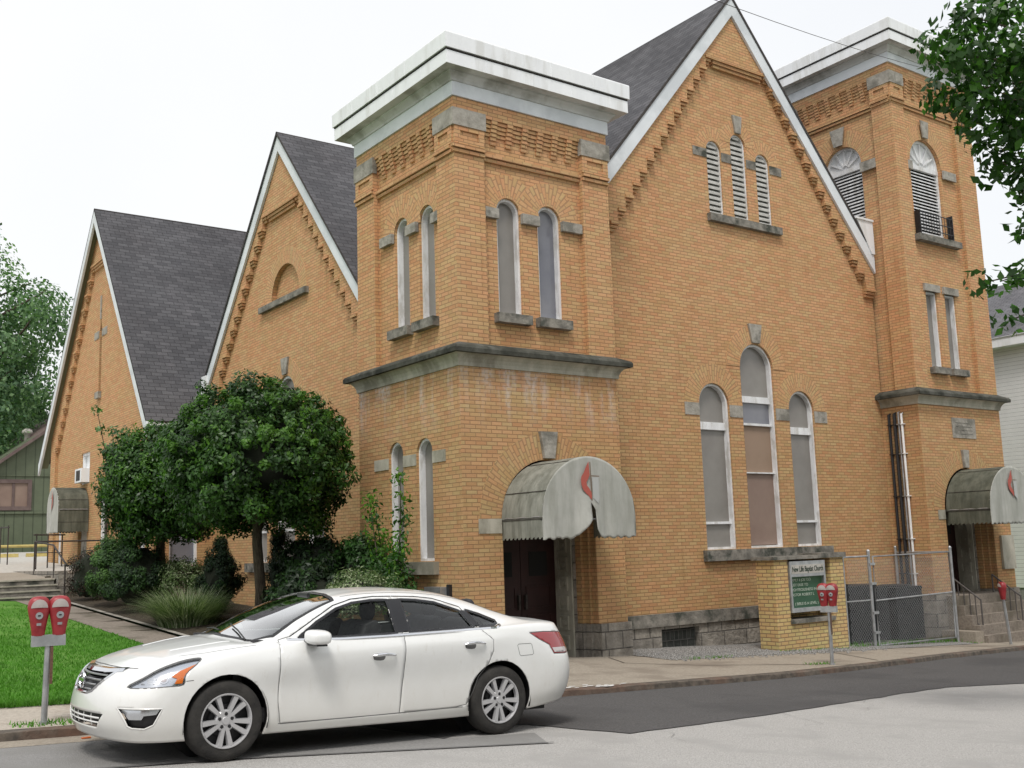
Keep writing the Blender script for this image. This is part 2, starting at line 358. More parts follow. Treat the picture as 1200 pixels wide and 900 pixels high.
def sill(F, u0, u1, z0, z1, parent, d=.11, mat='stone_dark'):
    mb = MB(); mb.prism(F, [(u0, z0+.02), (u1, z0+.02), (u1, z1), (u0, z1)], -.13, d)
    return bevel(mb.build('sill', mat, parent), .015)
def window(F, out, inner, pane, parent, base=0, depth=.13, bars=(), name='window', panes=None, label=None):
    """out: opening outline, inner: outline of the glass"""
    fd = min(depth, .045); mb = MB(); mb.prism(F, out, base-.19, base-fd, holes=[inner])
    w = mb.build(name, 'frame', parent)
    if label: w['label'] = label
    if panes:                       # differently coloured panels stacked between the bars
        c0 = min(p[0] for p in inner); c1 = max(p[0] for p in inner)
        for z0, z1, mt in panes:
            top = [p for p in inner if p[1] >= z0 and p[1] <= z1]
            poly = [(c0, z0), (c1, z0)]+([(c1, z1), (c0, z1)] if z1 < max(p[1] for p in inner) else [p for p in inner if p[1] > z0+.02])
            q = MB(); q.panel(F, poly, d=base-.15); q.build('pane', mt, w)
    else:
        q = MB(); q.panel(F, inner, d=base-.15); q.build('pane', pane, w)
    for z0, z1 in bars:
        b = MB(); b.fbox(F, min(p[0] for p in inner)-.01, max(p[0] for p in inner)+.01, z0, z1, base-.16, base-.09); b.build('transom_bar', 'frame', w)
    return w
def archwin(F, c, half, z0, apex, pane, parent, base=0, fw=.05, **k):
    o = arch(c, half, z0, apex-half); i = arch(c, half-fw, z0+fw, apex-half); return window(F, o, i, pane, parent, base, **k)

# --- street gable wall
GA, GX = 12.33, 17.83; GS = 1.18
def gz(x): return GA-.05-GS*abs(x-GX)
wl = dict(c=(16.66, 18.06, 19.48), h=(.45, .53, .43), apex=(3.30, 4.26, 3.30))
holes = [arch(c, h, -.17, a-h) for c, h, a in zip(wl['c'], wl['h'], wl['apex'])]
lou = [(17.12, .23, 8.76), (17.92, .245, 9.07), (18.72, .23, 8.76)]
holes += [arch(c, h, 7.06, a-h) for c, h, a in lou]
holes.append(rect(14.76, 15.80, -2.17, -1.66))
mb = MB(); mb.panel(Ffront, [(13.0, -1.36), (22.5, -1.36), (22.5, gz(22.5)), (GX, gz(GX)), (13.0, gz(13.0))], holes[:-1], 0, .2)
for c, h, a in zip(wl['c'], wl['h'], wl['apex']): brick_ring(mb, Ffront, c, a-h, h+.003, .42, m=1, d=.005+.004*(h > .5))
for q, (c, h, a) in enumerate(lou): brick_ring(mb, Ffront, c, a-h, h+.003, .32, m=1, d=.004+.003*(q == 1))
mb.build('gable_wall', ['brick', 'brick_arch'], church)
# raised brick field above the stepped corbel table
st = []; nst = 15; xl, zl, xt, zt = 13.94, 6.65, 17.15, 10.72
ax = GX+.15
right = []
for i in range(nst):
    x = ax+4.10-(4.10-.83)*i/nst; z = 6.08+(10.70-6.08)*i/nst
    x2 = ax+4.10-(4.10-.83)*(i+1)/nst
    right += [(x, z+.31), (x2, z+.31)]
inner = [(x, z) for x, z in right]
left = [(2*ax-x, z) for x, z in inner[::-1]]
left = [(max(x, 13.0), z) for x, z in left]
poly = [(22.14, 5.98), (22.48, 5.98), (22.48, gz(22.48)), (GX, gz(GX)), (13.05, gz(13.05)), (13.05, 5.98), (13.55, 5.98)]+left+inner[::-1]
mb = MB(); poly2 = [(22.14, 5.98)]+inner+left+[(13.05, left[-1][1]), (13.05, gz(13.05)), (GX, gz(GX)), (22.48, gz(22.48)), (22.48, 5.98)]
mb.prism(Ffront, poly2, 0.001, .11)
mb.build('raised_brickwork', 'brick', church)
mb = MB()
for i in range(1, len(inner), 2):     # three little courses under every step
    for (x, z), s in ((inner[i-1], -1), ((2*ax-inner[i-1][0], inner[i-1][1]), 1)):
        w = abs(inner[i][0]-inner[i-1][0]); mb = MB()
        for k in range(3):
            x0, x1 = (x-w-.0, x) if s < 0 else (x, x+w)
            sh = .035*k
            if s < 0: x0 += sh
            else: x1 -= sh
            mb.fbox(Ffront, x0, x1, z-.068*(k+1)+.006, z-.068*k-.006 if k else z, 0, .142-.038*k)
        mb.build('corbel', 'brick', church)
mb = MB()
for k in range(3):                      # flat string under the apex
    x0, x1 = 2*ax-inner[-1][0], inner[-1][0]
    mb.fbox(Ffront, x0+.02*k, x1-.02*k, inner[-1][1]-.075*(k+1)+.008, inner[-1][1]-.075*k-(.006 if k else 0), 0, .142-.036*k)
    mk = MB() if k == 0 else mk; mk.fbox(Ffront, 22.12+.0*k, 22.48, 5.98-.07*(k+1)+.006, 5.98-.07*k-.006, 0, .142-.036*k)
mb.build('string_course', 'brick', church); mk.build('corbel', 'brick', church)
for (c, h, a), lb in zip(lou, ('', '', '')):
    o = arch(c, h, 7.06, a-h); i = arch(c, h-.035, 7.09, a-h)
    mb = MB(); mb.prism(Ffront, o, -.14, -.04, holes=[i]); w = mb.build('louvred_window', 'frame', church)
    b = MB(); b.panel(Ffront, i, d=-.135); b.build('backing', 'louvre_back', w)
    s = MB(); z = 7.12
    while z < a-.05:
        hw = h-.036 if z < a-h else math.sqrt(max(.0004, (h-.036)**2-(z-(a-h))**2))
        s.face([Ffront.p(c-hw, z, -.045), Ffront.p(c+hw, z, -.045), Ffront.p(c+hw, z+.085, -.125), Ffront.p(c-hw, z+.085, -.125)])
        s.face([Ffront.p(c-hw, z-.05, -.045), Ffront.p(c+hw, z-.05, -.045), Ffront.p(c+hw, z, -.045), Ffront.p(c-hw, z, -.045)])
        z += .118
    s.build('slat', 'louvre', w)
stones(Ffront, [(16.46, 16.885), (17.355, 17.67), (18.17, 18.485), (18.955, 19.36)], 8.33, 8.53, church, 'stone_dark')
keystone(Ffront, 17.92, 9.09, 9.50, .17, .30, church)
sill(Ffront, 16.80, 19.15, 6.86, 7.05, church)
pan = [(.42, 2.30, 'screen'), None, None]
W1 = archwin(Ffront, 16.66, .45, -.17, 3.30, 'screen', church, bars=((2.32, 2.48), (.35, .40)), fw=.048)
W2 = archwin(Ffront, 18.06, .53, -.17, 4.26, 'screen', church, bars=((2.96, 3.10), (2.46, 2.51), (1.42, 1.445)), fw=.048,
    panes=[(-.11, 1.43, 'panel_mauve'), (1.43, 2.49, 'panel_tan'), (2.49, 3.0, 'screen_blue'), (3.0, 9, 'screen')], label='tall arched window with tan and mauve boards in its lower half')
W3 = archwin(Ffront, 19.48, .43, -.17, 3.30, 'screen', church, bars=((2.32, 2.48), (.35, .40)), fw=.048)
stones(Ffront, [(15.78, 16.20), (17.12, 17.52), (18.60, 19.04), (19.92, 20.36)], 2.60, 2.86, church)
keystone(Ffront, 18.06, 4.28, 4.70, .24, .42, church)
s = sill(Ffront, 16.08, 20.12, -.42, -.18, church)
# foundation
mb = MB(); mb.panel(Ffront, [(13.0, -2.6), (22.5, -2.6), (22.5, -1.60), (13.0, -1.60)], [holes[-1]], .05, .25); mb.fbox(Ffront, 13.0, 22.5, -1.60, -1.36, 0, .10, m=1)
mb.build('foundation', ['foundation', 'stone_dark'], church)
mb = MB(); mb.fbox(Ffront, 14.74, 15.82, -2.19, -1.64, -.12, -.08); mb.build('basement_window', 'glassblock', church)
# bargeboards
def barge(F, apex, feet, drop, d0, d1, parent, name='bargeboard', mat='trim'):
    (ac, az), n = apex, 0
    for fc, fz in feet:
        mb = MB(); mb.prism(F, [(ac, az), (fc, fz), (fc, fz-drop), (ac, az-drop)], d0, d1); mb.build(name, mat, parent)
barge(Ffront, (GX, GA), [(13.05, GA-GS*(GX-13.05)), (22.47, GA-GS*(22.47-GX))], .47, .10, .17, church)
mb = MB(); mb.prism(Ffront, [(21.86, 7.68), (22.475, 7.68), (22.475, 6.86), (22.36, 6.86)], -.5, .20); mb.fbox(Ffront, 21.80, 22.477, 7.68, 7.73, -.52, .23); mb.build('gutter_box', 'white_metal', church)
# --- roofs
def slope(mb, P, th=.055):       # a roof plane as a slab; P: eave a, eave b, ridge b, ridge a
    P = [Vector(p) for p in P]; n = (P[1]-P[0]).cross(P[3]-P[0]).normalized()
    if n.z < 0: n = -n
    U = (P[1]-P[0]).normalized(); V = n.cross(U)
    uv = [((p-P[0]).dot(U), (p-P[0]).dot(V)) for p in P]
    mb.face(P, uv=uv); mb.face([p-n*th for p in P], uv=uv)
    for i in range(4):
        a, b = P[i], P[(i+1) % 4]; mb.face([a, b, b-n*th, a-n*th], m=1)
mb = MB(); yb = 36
slope(mb, [(12.85, 15.36, GA+.04-GS*(GX-12.85)), (12.85, yb, GA+.04-GS*(GX-12.85)), (GX, yb, GA+.04), (GX, 15.36, GA+.04)])
slope(mb, [(22.47, 15.36, GA+.04-GS*(22.47-GX)), (22.47, 18.1, GA+.04-GS*(22.47-GX)), (GX, 18.1, GA+.04), (GX, 15.36, GA+.04)])
slope(mb, [(22.9, 18.1, GA+.04-GS*(22.9-GX)), (22.9, yb, GA+.04-GS*(22.9-GX)), (GX, yb, GA+.04), (GX, 18.1, GA+.04)])
mb.build('main_roof', ['shingle', 'steel_dark'], church)

# --- side wall, middle gable (plane x = 10.75)
FS = Fr((10.75, 0, 0), (0, 1, 0), (-1, 0, 0)); Y2 = 24.05
A2 = 10.48; S2 = 1.135
def gz2(y): return A2-.07-S2*abs(y-Y2)
c2 = [(25.47, .44, 3.3), (23.95, .53, 4.3), (22.33, .44, 3.3)]
h2 = [arch(c, h, -.17, a-h) for c, h, a in c2]+[arch(23.98, .80, 6.25, 6.30)]
mb = MB(); mb.panel(FS, [(18.0, -2.5), (28.7, -2.5), (28.7, gz2(28.7)), (Y2, gz2(Y2)), (18.0, gz2(18.0))], h2, 0, .2)
for c, h, a in c2: brick_ring(mb, FS, c, a-h, h+.003, .42, m=1)
brick_ring(mb, FS, 23.98, 6.30, .803, .42, m=1)
mb.panel(FS, arch(23.98, .80, 6.2, 6.30), d=-.12)
mb.build('gable_wall', ['brick', 'brick_arch'], church)
sill(FS, 22.65, 25.4, 6.08, 6.25, church)
for c, h, a in c2: archwin(FS, c, h, -.17, a, 'screen', church, bars=((2.28, 2.48), (.55, .6)), fw=.06)
stones(FS, [(21.4, 21.87), (22.8, 23.4), (24.5, 25.0), (25.93, 26.4)], 2.6, 2.86, church)
keystone(FS, 23.95, 4.33, 4.74, .24, .42, church)
sill(FS, 21.6, 26.2, -.42, -.18, church)
def stepped(F, cx, halfbot, zbot, halftop, ztop, wallpoly_top, n, parent, d=.11):
    rr = []
    for i in range(n):
        x = halfbot-(halfbot-halftop)*i/n; x2 = halfbot-(halfbot-halftop)*(i+1)/n; z = zbot+(ztop-zbot)*(i+1)/n
        rr += [(cx+x, z), (cx+x2, z)]
    ll = [(2*cx-x, z) for x, z in rr[::-1]]
    mb = MB(); mb.prism(F, [(cx+halfbot, wallpoly_top[0][1]-.6)]+rr+ll+[(cx-halfbot, wallpoly_top[-1][1]-.6)]+wallpoly_top[::-1], .001, d); mb.build('raised_brickwork', 'brick', parent)
    mb = MB()
    for i in range(1, len(rr), 2):
        w = abs(rr[i][0]-rr[i-1][0])
        for x, s in ((rr[i-1][0], -1), (2*cx-rr[i-1][0], 1)):
            z = rr[i-1][1]; mb = MB()
            for k in range(3):
                x0, x1 = (x-w+.035*k, x) if s < 0 else (x, x+w-.035*k)
                mb.fbox(F, x0, x1, z-.068*(k+1)+.006, z-.068*k-(.006 if k else 0), 0, .142-.038*k)
            mb.build('corbel', 'brick', parent)
    mb = MB()
    for k in range(3): mb.fbox(F, cx-halftop+.02*k, cx+halftop-.02*k, ztop-.075*(k+1)+.008, ztop-.075*k-(.006 if k else 0), 0, .142-.036*k)
    mb.build('string_course', 'brick', parent)
stepped(FS, 24.06, 4.0, 4.75, .82, 8.62, [(28.69, 4.0), (28.69, gz2(28.69)), (Y2, gz2(Y2)), (18.6, gz2(18.6)), (18.6, 3.6)], 12, church)
barge(FS, (Y2, A2), [(28.95, A2-S2*4.9), (18.3, A2-S2*5.75)], .46, .12, .18, church)
mb = MB()
slope(mb, [(10.53, 29.0, A2+.04-S2*4.95), (16.6, 29.0, A2+.04-S2*4.95), (17.9, Y2, A2+.04), (10.53, Y2, A2+.04)])
slope(mb, [(10.53, 18.2, A2+.04-S2*5.85), (14.0, 18.2, A2+.04-S2*5.85), (17.9, Y2, A2+.04), (10.53, Y2, A2+.04)])
mb.build('cross_roof', ['shingle', 'steel_dark'], church)
mb = MB(); mb.box(10.50, 10.80, 28.72, 29.05, 4.35, 5.0); mb.build('gutter_box', 'white_metal', church)

# --- far gable (plane x = 9.1)
FG = Fr((9.1, 0, 0), (0, 1, 0), (-1, 0, 0)); Y1 = 34.05
def rz1(y): return 11.0-(1.30*(Y1-y) if y < Y1 else 1.18*(y-Y1))
slit = [(33.98, 5.2), (34.24, 5.2), (34.24, 7.15), (34.11, 7.5), (33.98, 7.15)]
hg = [slit, rect(34.98, 35.98, 2.42, 3.42), rect(33.05, 33.7, .05, 2.3), rect(38.3, 38.75, -.1, 1.6), rect(35.1, 36.15, -.3, 1.5), rect(29.3, 29.8, .05, 2.3)]
mb = MB(); mb.panel(FG, [(28.72, -1.6), (39.7, -1.6), (39.7, rz1(39.7)-.08), (Y1, 10.92), (28.72, rz1(28.72)-.08)], hg, 0, .16)
mb.build('gable_wall', 'brick', church)
mb = MB(); mb.panel(FG, slit, d=-.15); mb.build('cross_slit_window', 'door_red', church)
stones(FG, [(33.4, 33.95), (34.27, 34.8)], 6.92, 7.16, church)
mb = MB(); mb.fbox(FG, 34.05, 34.16, 7.5, 8.25, 0, .03); mb.fbox(FG, 33.9, 34.3, 4.98, 5.18, 0, .1); mb.build('stone_finial', 'stone', church)
w = window(FG, rect(34.98, 35.98, 2.42, 3.42), rect(35.06, 35.90, 2.5, 3.34), 'white_metal', church, label='white framed window with an air conditioner')
mb = MB(); mb.fbox(FG, 35.1, 35.86, 2.46, 2.9, -.1, .22); mb.fbox(FG, 35.25, 35.7, 2.52, 2.84, .22, .225, m=1); mb.build('air_conditioner', ['white_metal', 'steel_dark'], w)
for a, b, z0, z1 in ((33.05, 33.7, .05, 2.3), (38.3, 38.75, -.1, 1.6), (29.3, 29.8, .05, 2.3)):
    window(FG, rect(a, b, z0, z1), rect(a+.07, b-.07, z0+.07, z1-.07), 'screen', church)
mb = MB(); mb.fbox(FG, 35.1, 36.15, -.3, 1.5, -.14, -.1); mb.build('side_door', 'stone', church)
mb = MB(); mb.tube([(9.03, 32.75, -.9), (9.03, 32.75, 3.4)], .045); mb.build('downpipe', 'steel_dark', church)
# raised verge and its little corbels
mb = MB(); P = []
zz = [(Y1, 9.45)]
mbp = MB(); n = 14
rr = []
for i in range(n):
    x = 39.05-(39.05-34.75)*i/n; x2 = 39.05-(39.05-34.75)*(i+1)/n; z = 3.5+(9.4-3.5)*(i+1)/n; rr += [(x, z), (x2, z)]
ll = []
for i in range(n):
    x = 33.5-(33.5-29.35)*i/n; x2 = 33.5-(33.5-29.35)*(i+1)/n; z = 9.4-(9.4-3.6)*i/n; ll += [(x, z), (x2, z)]
mbp.prism(FG, [(39.05, 0.0)]+rr+ll+[(29.35, 2.6), (28.73, 2.6), (28.73, rz1(28.73)-.1), (Y1, 10.9), (39.69, rz1(39.69)-.1), (39.69, -.9), (39.05, -.9)], .001, .09)
mbp.build('raised_brickwork', 'brick', church)
mb = MB()
for j, L in enumerate((rr, ll)):
    for i in range(0, len(L), 2):
        a, b = L[i], L[i+1]; x0, x1 = min(a[0], b[0]), max(a[0], b[0]); mb = MB()
        for k in range(3):
            mb.fbox(FG, x0+(.04*k if j == 0 else 0), x1-(.04*k if j == 1 else 0), a[1]-.07*(k+1)+.006, a[1]-.07*k, 0, .142-.036*k)
        mb.build('corbel', 'brick', church)
mb = MB()
for k in range(3): mb.fbox(FG, 33.5, 34.75, 9.4-.08*(k+1)+.01, 9.4-.08*k, 0, .142-.036*k)
mb.build('string_course', 'brick', church)
FB = Fr((9.1, 0, 0), (0, 1, 0), (-1, 0, 0))
barge(FB, (Y1, 11.0), [(28.35, rz1(28.35)), (40.45, rz1(40.45))], .42, .26, .33, church)
mb = MB()
slope(mb, [(8.77, 28.35, rz1(28.35)+.04), (19, 28.35, rz1(28.35)+.04), (19, Y1, 11.04), (8.77, Y1, 11.04)])
slope(mb, [(8.77, 40.45, rz1(40.45)+.04), (19, 40.45, rz1(40.45)+.04), (19, Y1, 11.04), (8.77, Y1, 11.04)])
mb.build('side_roof', ['shingle', 'steel_dark'], church)
mb = MB()   # boarded underside of the overhang
for s in ((28.35, rz1(28.35)), (40.45, rz1(40.45))):
    mb.face([(8.84, s[0], s[1]-.16), (9.1, s[0], s[1]-.16), (9.1, Y1, 10.84), (8.84, Y1, 10.84)])
mb.build('soffit', 'soffit_green', church)
# return wall under the eave between the two gables
FR = Fr((0, 28.7, 0), (1, 0, 0), (0, -1, 0))
mb = MB(); mb.panel(FR, rect(9.1, 10.75, -1.8, rz1(28.7)-.1), [rect(9.55, 10.32, -.2, 2.2)], 0, .12); mb.fbox(FR, 9.1, 9.35, -1.8, 3.6, 0, .09); mb.build('return_wall', 'brick', church)
window(FR, rect(9.55, 10.32, -.2, 2.2), rect(9.60, 10.27, -.14, 2.14), 'screen_blue', church, bars=((.95, 1.0),), depth=.07)
mb = MB(); mb.box(8.78, 10.72, 28.22, 28.36, 3.42, 3.56); mb.build('gutter', 'white_metal', church)
mb = MB(); mb.box(8.98, 9.1, 28.6, 39.75, -1.7, -.42); mb.build('foundation', 'foundation', church)
# plain rear parts of the building
mb = MB(); mb.box(11.0, 22.3, 18.5, 40.0, -2.4, 3.4); mb.box(9.3, 18.8, 28.9, 39.6, -1.7, 3.3); mb.build('rear_wall', 'brick', church)

# --- a corner tower
def cornice(x0, x1, y0, y1, zb, parent):
    """white sheet metal cornice, profile swept round the square tower; zb = top of brick"""
    prof = [(.035, zb), (.035, zb+.36), (.075, zb+.38), (.075, zb+.42), (.10, zb+.46), (.16, zb+.54), (.19, zb+.58)]
    prof2 = [(.19, zb+.58), (.30, zb+.60)]
    prof3 = [(.30, zb+.60), (.30, zb+.44-.0), (.315, zb+.44), (.315, zb+.68), (.30, zb+.69)]
    def sweep(mb, P, m=0):
        for (o0, z0), (o1, z1) in zip(P, P[1:]):
            c0 = [(x0-o0, y0-o0), (x1+o0, y0-o0), (x1+o0, y1+o0), (x0-o0, y1+o0)]
            c1 = [(x0-o1, y0-o1), (x1+o1, y0-o1), (x1+o1, y1+o1), (x0-o1, y1+o1)]
            for i in range(4):
                a, b = c0[i], c0[(i+1) % 4]; c, d = c1[(i+1) % 4], c1[i]
                mb.face([(*a, z0), (*b, z0), (*c, z1), (*d, z1)], m=m)
    c = MB(); sweep(c, [(.0, zb-.0), (.035, zb), (.035, zb+.25)]); cor = c.build('cornice', 'trim', parent)
    c = MB(); sweep(c, [(.035, zb+.25), (.06, zb+.255), (.07, zb+.29), (.10, zb+.33), (.15, zb+.37), (.155, zb+.395), (.31, zb+.40)]); c.build('cornice_soffit', 'soffit', cor)
    c = MB(); sweep(c, [(.31, zb+.40), (.32, zb+.40), (.32, zb+.63), (.29, zb+.635), (.29, zb+.675)])
    sweep(c, [(.29, zb+.672), (.35, zb+.672), (.355, zb+.93), (.345, zb+.95), (.30, zb+.95)])
    c.face([(x0-.3, y0-.3, zb+.95), (x1+.3, y0-.3, zb+.95), (x1+.3, y1+.3, zb+.95), (x0-.3, y1+.3, zb+.95)])
    # sheet joints
    for a in (.9, 1.9, 2.9): c.box(x0+a, x0+a+.012, y0-.362, y0-.35, zb+.66, zb+.945); c.box(x0-.362, x0-.35, y0+a+.1, y0+a+.112, zb+.66, zb+.945)
    for a in (.5, 1.5, 2.4, 3.3): c.box(x0+a, x0+a+.012, y0-.326, y0-.315, zb+.40, zb+.63); c.box(x0-.326, x0-.315, y0+a, y0+a+.012, zb+.40, zb+.63)
    fa = c.build('cornice_fascia', 'white_metal', cor)
    g_ = MB(); g_.box(x0-.325, x1+.325, y0-.325, y1+.325, zb+.648, zb+.664); g_.build('cornice_joint', 'steel_dark', cor)
def ledge(x0, x1, y0, y1, zb, parent):
    def sweep(mb, P, m=0):
        for (o0, z0), (o1, z1) in zip(P, P[1:]):
            c0 = [(x0-o0, y0-o0), (x1+o0, y0-o0), (x1+o0, y1+o0), (x0-o0, y1+o0)]; c1 = [(x0-o1, y0-o1), (x1+o1, y0-o1), (x1+o1, y1+o1), (x0-o1, y1+o1)]
            for i in range(4):
                a, b = c0[i], c0[(i+1) % 4]; c, d = c1[(i+1) % 4], c1[i]; mb.face([(*a, z0), (*b, z0), (*c, z1), (*d, z1)], m=m)
    mb = MB(); sweep(mb, [(0, zb), (.03, zb), (.035, zb+.06), (.06, zb+.12), (.10, zb+.17), (.13, zb+.19), (.16, zb+.195)])
    l = mb.build('belt_course', 'stone_pale', parent)
    mb = MB(); sweep(mb, [(.16, zb+.195), (.22, zb+.20), (.225, zb+.27), (.20, zb+.31), (0, zb+.40)]); mb.build('weathered_top', 'ledge_top', l)
def tower(x0, x1, y0, y1, zb, zwall, front, leftf, parent, ledz=3.0, pil=.62, zband=None):
    """front / leftf: dict(F, u0,u1, upper=[outline holes], lower=[holes])"""
    out = []
    for key, D in (('front', front), ('left', leftf)):
        F, u0, u1 = D['F'], D['u0'], D['u1']
        r0, r1 = D['rec']
        mb = MB()
        mb.panel(F, rect(u0, u1, zb, ledz+.3), D['lower']+D.get('door', []), 0, 0)
        for hh in D['lower']: mb.rim(F, hh, 0, -.2)
        for hh in D.get('door', []): mb.rim(F, hh[2:], 0, -.2, closed=False)
        for c, h, sp, w in D.get('lrings', []): brick_ring(mb, F, c, sp, h+.003, w, m=1)
        top = zwall
        rec = [(r0, ledz+.35), (r1, ledz+.35), (r1, zwall-.27), (r0, zwall-.27)]
        mb.panel(F, rect(u0, u1, ledz+.3, top), [rec], 0, 0)
        mb.rim(F, rec, 0, -.11)
        mb.panel(F, rec, D['upper'], -.11, .17)
        for c, h, sp, w in D.get('urings', []): brick_ring(mb, F, c, sp, h+.003, w, m=1, d=-.104+.004*(round(c*10) % 2)+.002*(c > 16))
        mb.build('tower_wall', ['brick', 'brick_arch'], parent)
        # corbel table in the recess
        mb = MB(); zt = zwall-.27; L = r1-r0; nb = D.get('nb', 6); pitch_ = L/(nb+.5)
        for i in range(nb):
            c = r0+pitch_*(i+.75)
            for k in range(6):
                mb.fbox(F, c-.062, c+.062, zt-.072*(k+1)+.007, zt-.072*k-.001, -.11, .0-.0155*k)
        for k in range(4):
            mb.fbox(F, r0, r1, zt-.072*(k+1)+.010, zt-.072*k-.001, -.11, -.03-.02*k)
        zbn = zt-.62
        for k in range(2): mb.fbox(F, r0, r1, zbn-.075*(k+1)+.01, zbn-.075*k-.006, -.11, -.03-.03*k)
        # bands, sunk panels and cap stones of the corner piers
        for a, b in ((u0, r0), (r1, u1)):
            for k in range(2): mb.fbox(F, a+(.071-.03*k if key == 'left' and a == u0 else -(.07-.03*k) if a == u0 else 0), b, zbn+.02-.075*(k+1)+.012, zbn+.02-.075*k-.006, 0, .07-.03*k)
            if key == 'left' and a == u0: a = a+.031
            mb.fbox(F, a, a+.12, zt-.50, zt-.34, 0, .03); mb.fbox(F, b-.12, b, zt-.50, zt-.34, 0, .03)
            mb.fbox(F, a, b, zt-.34, zt-.26, 0, .03); mb.fbox(F, a, b, zt-.58, zt-.50, 0, .03)
        mb.build('corbel_table', 'brick', parent)
        for a, b in ((u0-.045 if key == 'front' else u0+.052, r0+.03), (r1-.03, u1+.045)):
            s = MB(); s.fbox(F, a, b, zt-.26, zt+.05, -.05, .045); bevel(s.build('cap_stone', 'stone', parent), .01)
    mb = MB()      # hidden faces
    mb.box(x1-.02, x1, y0+.003, y1, zb, zwall); mb.box(x0+.003, x1-.003, y1-.02, y1, zb, zwall)
    mb.build('tower_wall', 'brick', parent)
    ledge(x0, x1, y0, y1, ledz, parent); cornice(x0, x1, y0, y1, zwall, parent)

NX0, NX1, NY0, NY1 = 9.6, 13.05, 14.55, 18.05
FNf = Fr((0, NY0, 0), (1, 0, 0), (0, -1, 0)); FNl = Fr((NX0, 0, 0), (0, 1, 0), (-1, 0, 0))
DC, DH, DSP = 11.38, 1.01, .47                      # doorway
door_hole = arch(DC, DH, -1.3595, DSP, 18)
uw = [(10.78, .255, 6.09), (11.68, .26, 6.09)]; ul = [(16.53, .25, 6.07), (15.66, .25, 6.07)]; llw = [(16.67, .25, 1.93), (15.70, .26, 1.91)]
front = dict(F=FNf, u0=NX0, u1=NX1, rec=(10.22, 12.42), lower=[], door=[door_hole], upper=[arch(c, h, 3.99, a-h) for c, h, a in uw],
             lrings=[(DC, DH, DSP, .45)], urings=[(c, h, a-h, .42) for c, h, a in uw])
leftf = dict(F=FNl, u0=NY0, u1=NY1, rec=(15.13, 17.36), lower=[arch(c, h, -.18, a-h) for c, h, a in llw], upper=[arch(c, h, 3.99, a-h) for c, h, a in ul],
             urings=[(c, h, a-h, .42) for c, h, a in ul])
tower(NX0, NX1, NY0, NY1, -1.36, 7.70, front, leftf, church)
for (c, h, a), F, pn, b, z0 in [(w, FNf, p, -.11, 3.99) for w, p in zip(uw, ('screen', 'screen_blue'))]+[(w, FNl, 'screen', -.11, 3.99) for w in ul]+[(w, FNl, 'screen', 0, -.18) for w in llw]:
    w = archwin(F, c, h, z0, a, pn, church, base=b, depth=.12, fw=.045)
    if z0 > 0:
        s = MB(); s.fbox(F, c-h-.11, c+h+.11, 3.82, 3.985, b-.12, b+.14); bevel(s.build('sill', 'stone_dark', w), .018)
stones(FNf, [(10.235, 10.522), (11.038, 11.417), (11.943, 12.40)], 5.66, 5.84, church, d=-.095)
stones(FNl, [(15.14, 15.405), (15.915, 16.275), (16.785, 17.22)], 5.65, 5.83, church, d=-.095)
stones(FNl, [(15.02, 15.43), (15.97, 16.41), (16.93, 17.45)], 1.46, 1.66, church, 'stone_pale')
sill(FNl, 15.30, 17.05, -.42, -.19, church, mat='stone_pale')
stones(FNf, [(9.9, 10.37)], .24, .48, church, 'stone_pale'); keystone(FNf, 11.38, 1.50, 1.96, .22, .38, church, .07)
stones(FNf, [(12.40, 12.8)], .24, .48, church, 'stone_pale')
def tower_base(x0, x1, y0, y1, zb, zt, hole, parent):
    F = Fr((0, y0, 0), (1, 0, 0), (0, -1, 0))
    for a, b in ((x0-.05, hole[0]), (hole[1], x1+.05)):
        mb = MB(); mb.fbox(F, a, b, zb, zt, -.3, .05); bevel(mb.build('foundation', 'foundation', parent), .02)
    mb = MB(); mb.fbox(Fr((x0, 0, 0), (0, 1, 0), (-1, 0, 0)), y0+.3, y1, zb, zt-.003, -.3, .05); bevel(mb.build('foundation', 'foundation', parent), .02)
    mb = MB(); mb.fbox(Fr((x1, 0, 0), (0, 1, 0), (1, 0, 0)), y0+.3, y1, zb, zt-.003, -.3, .05); bevel(mb.build('foundation', 'foundation', parent), .02)
tower_base(NX0, NX1, NY0, NY1, -2.6, -1.36, (DC-DH, DC+DH), church)
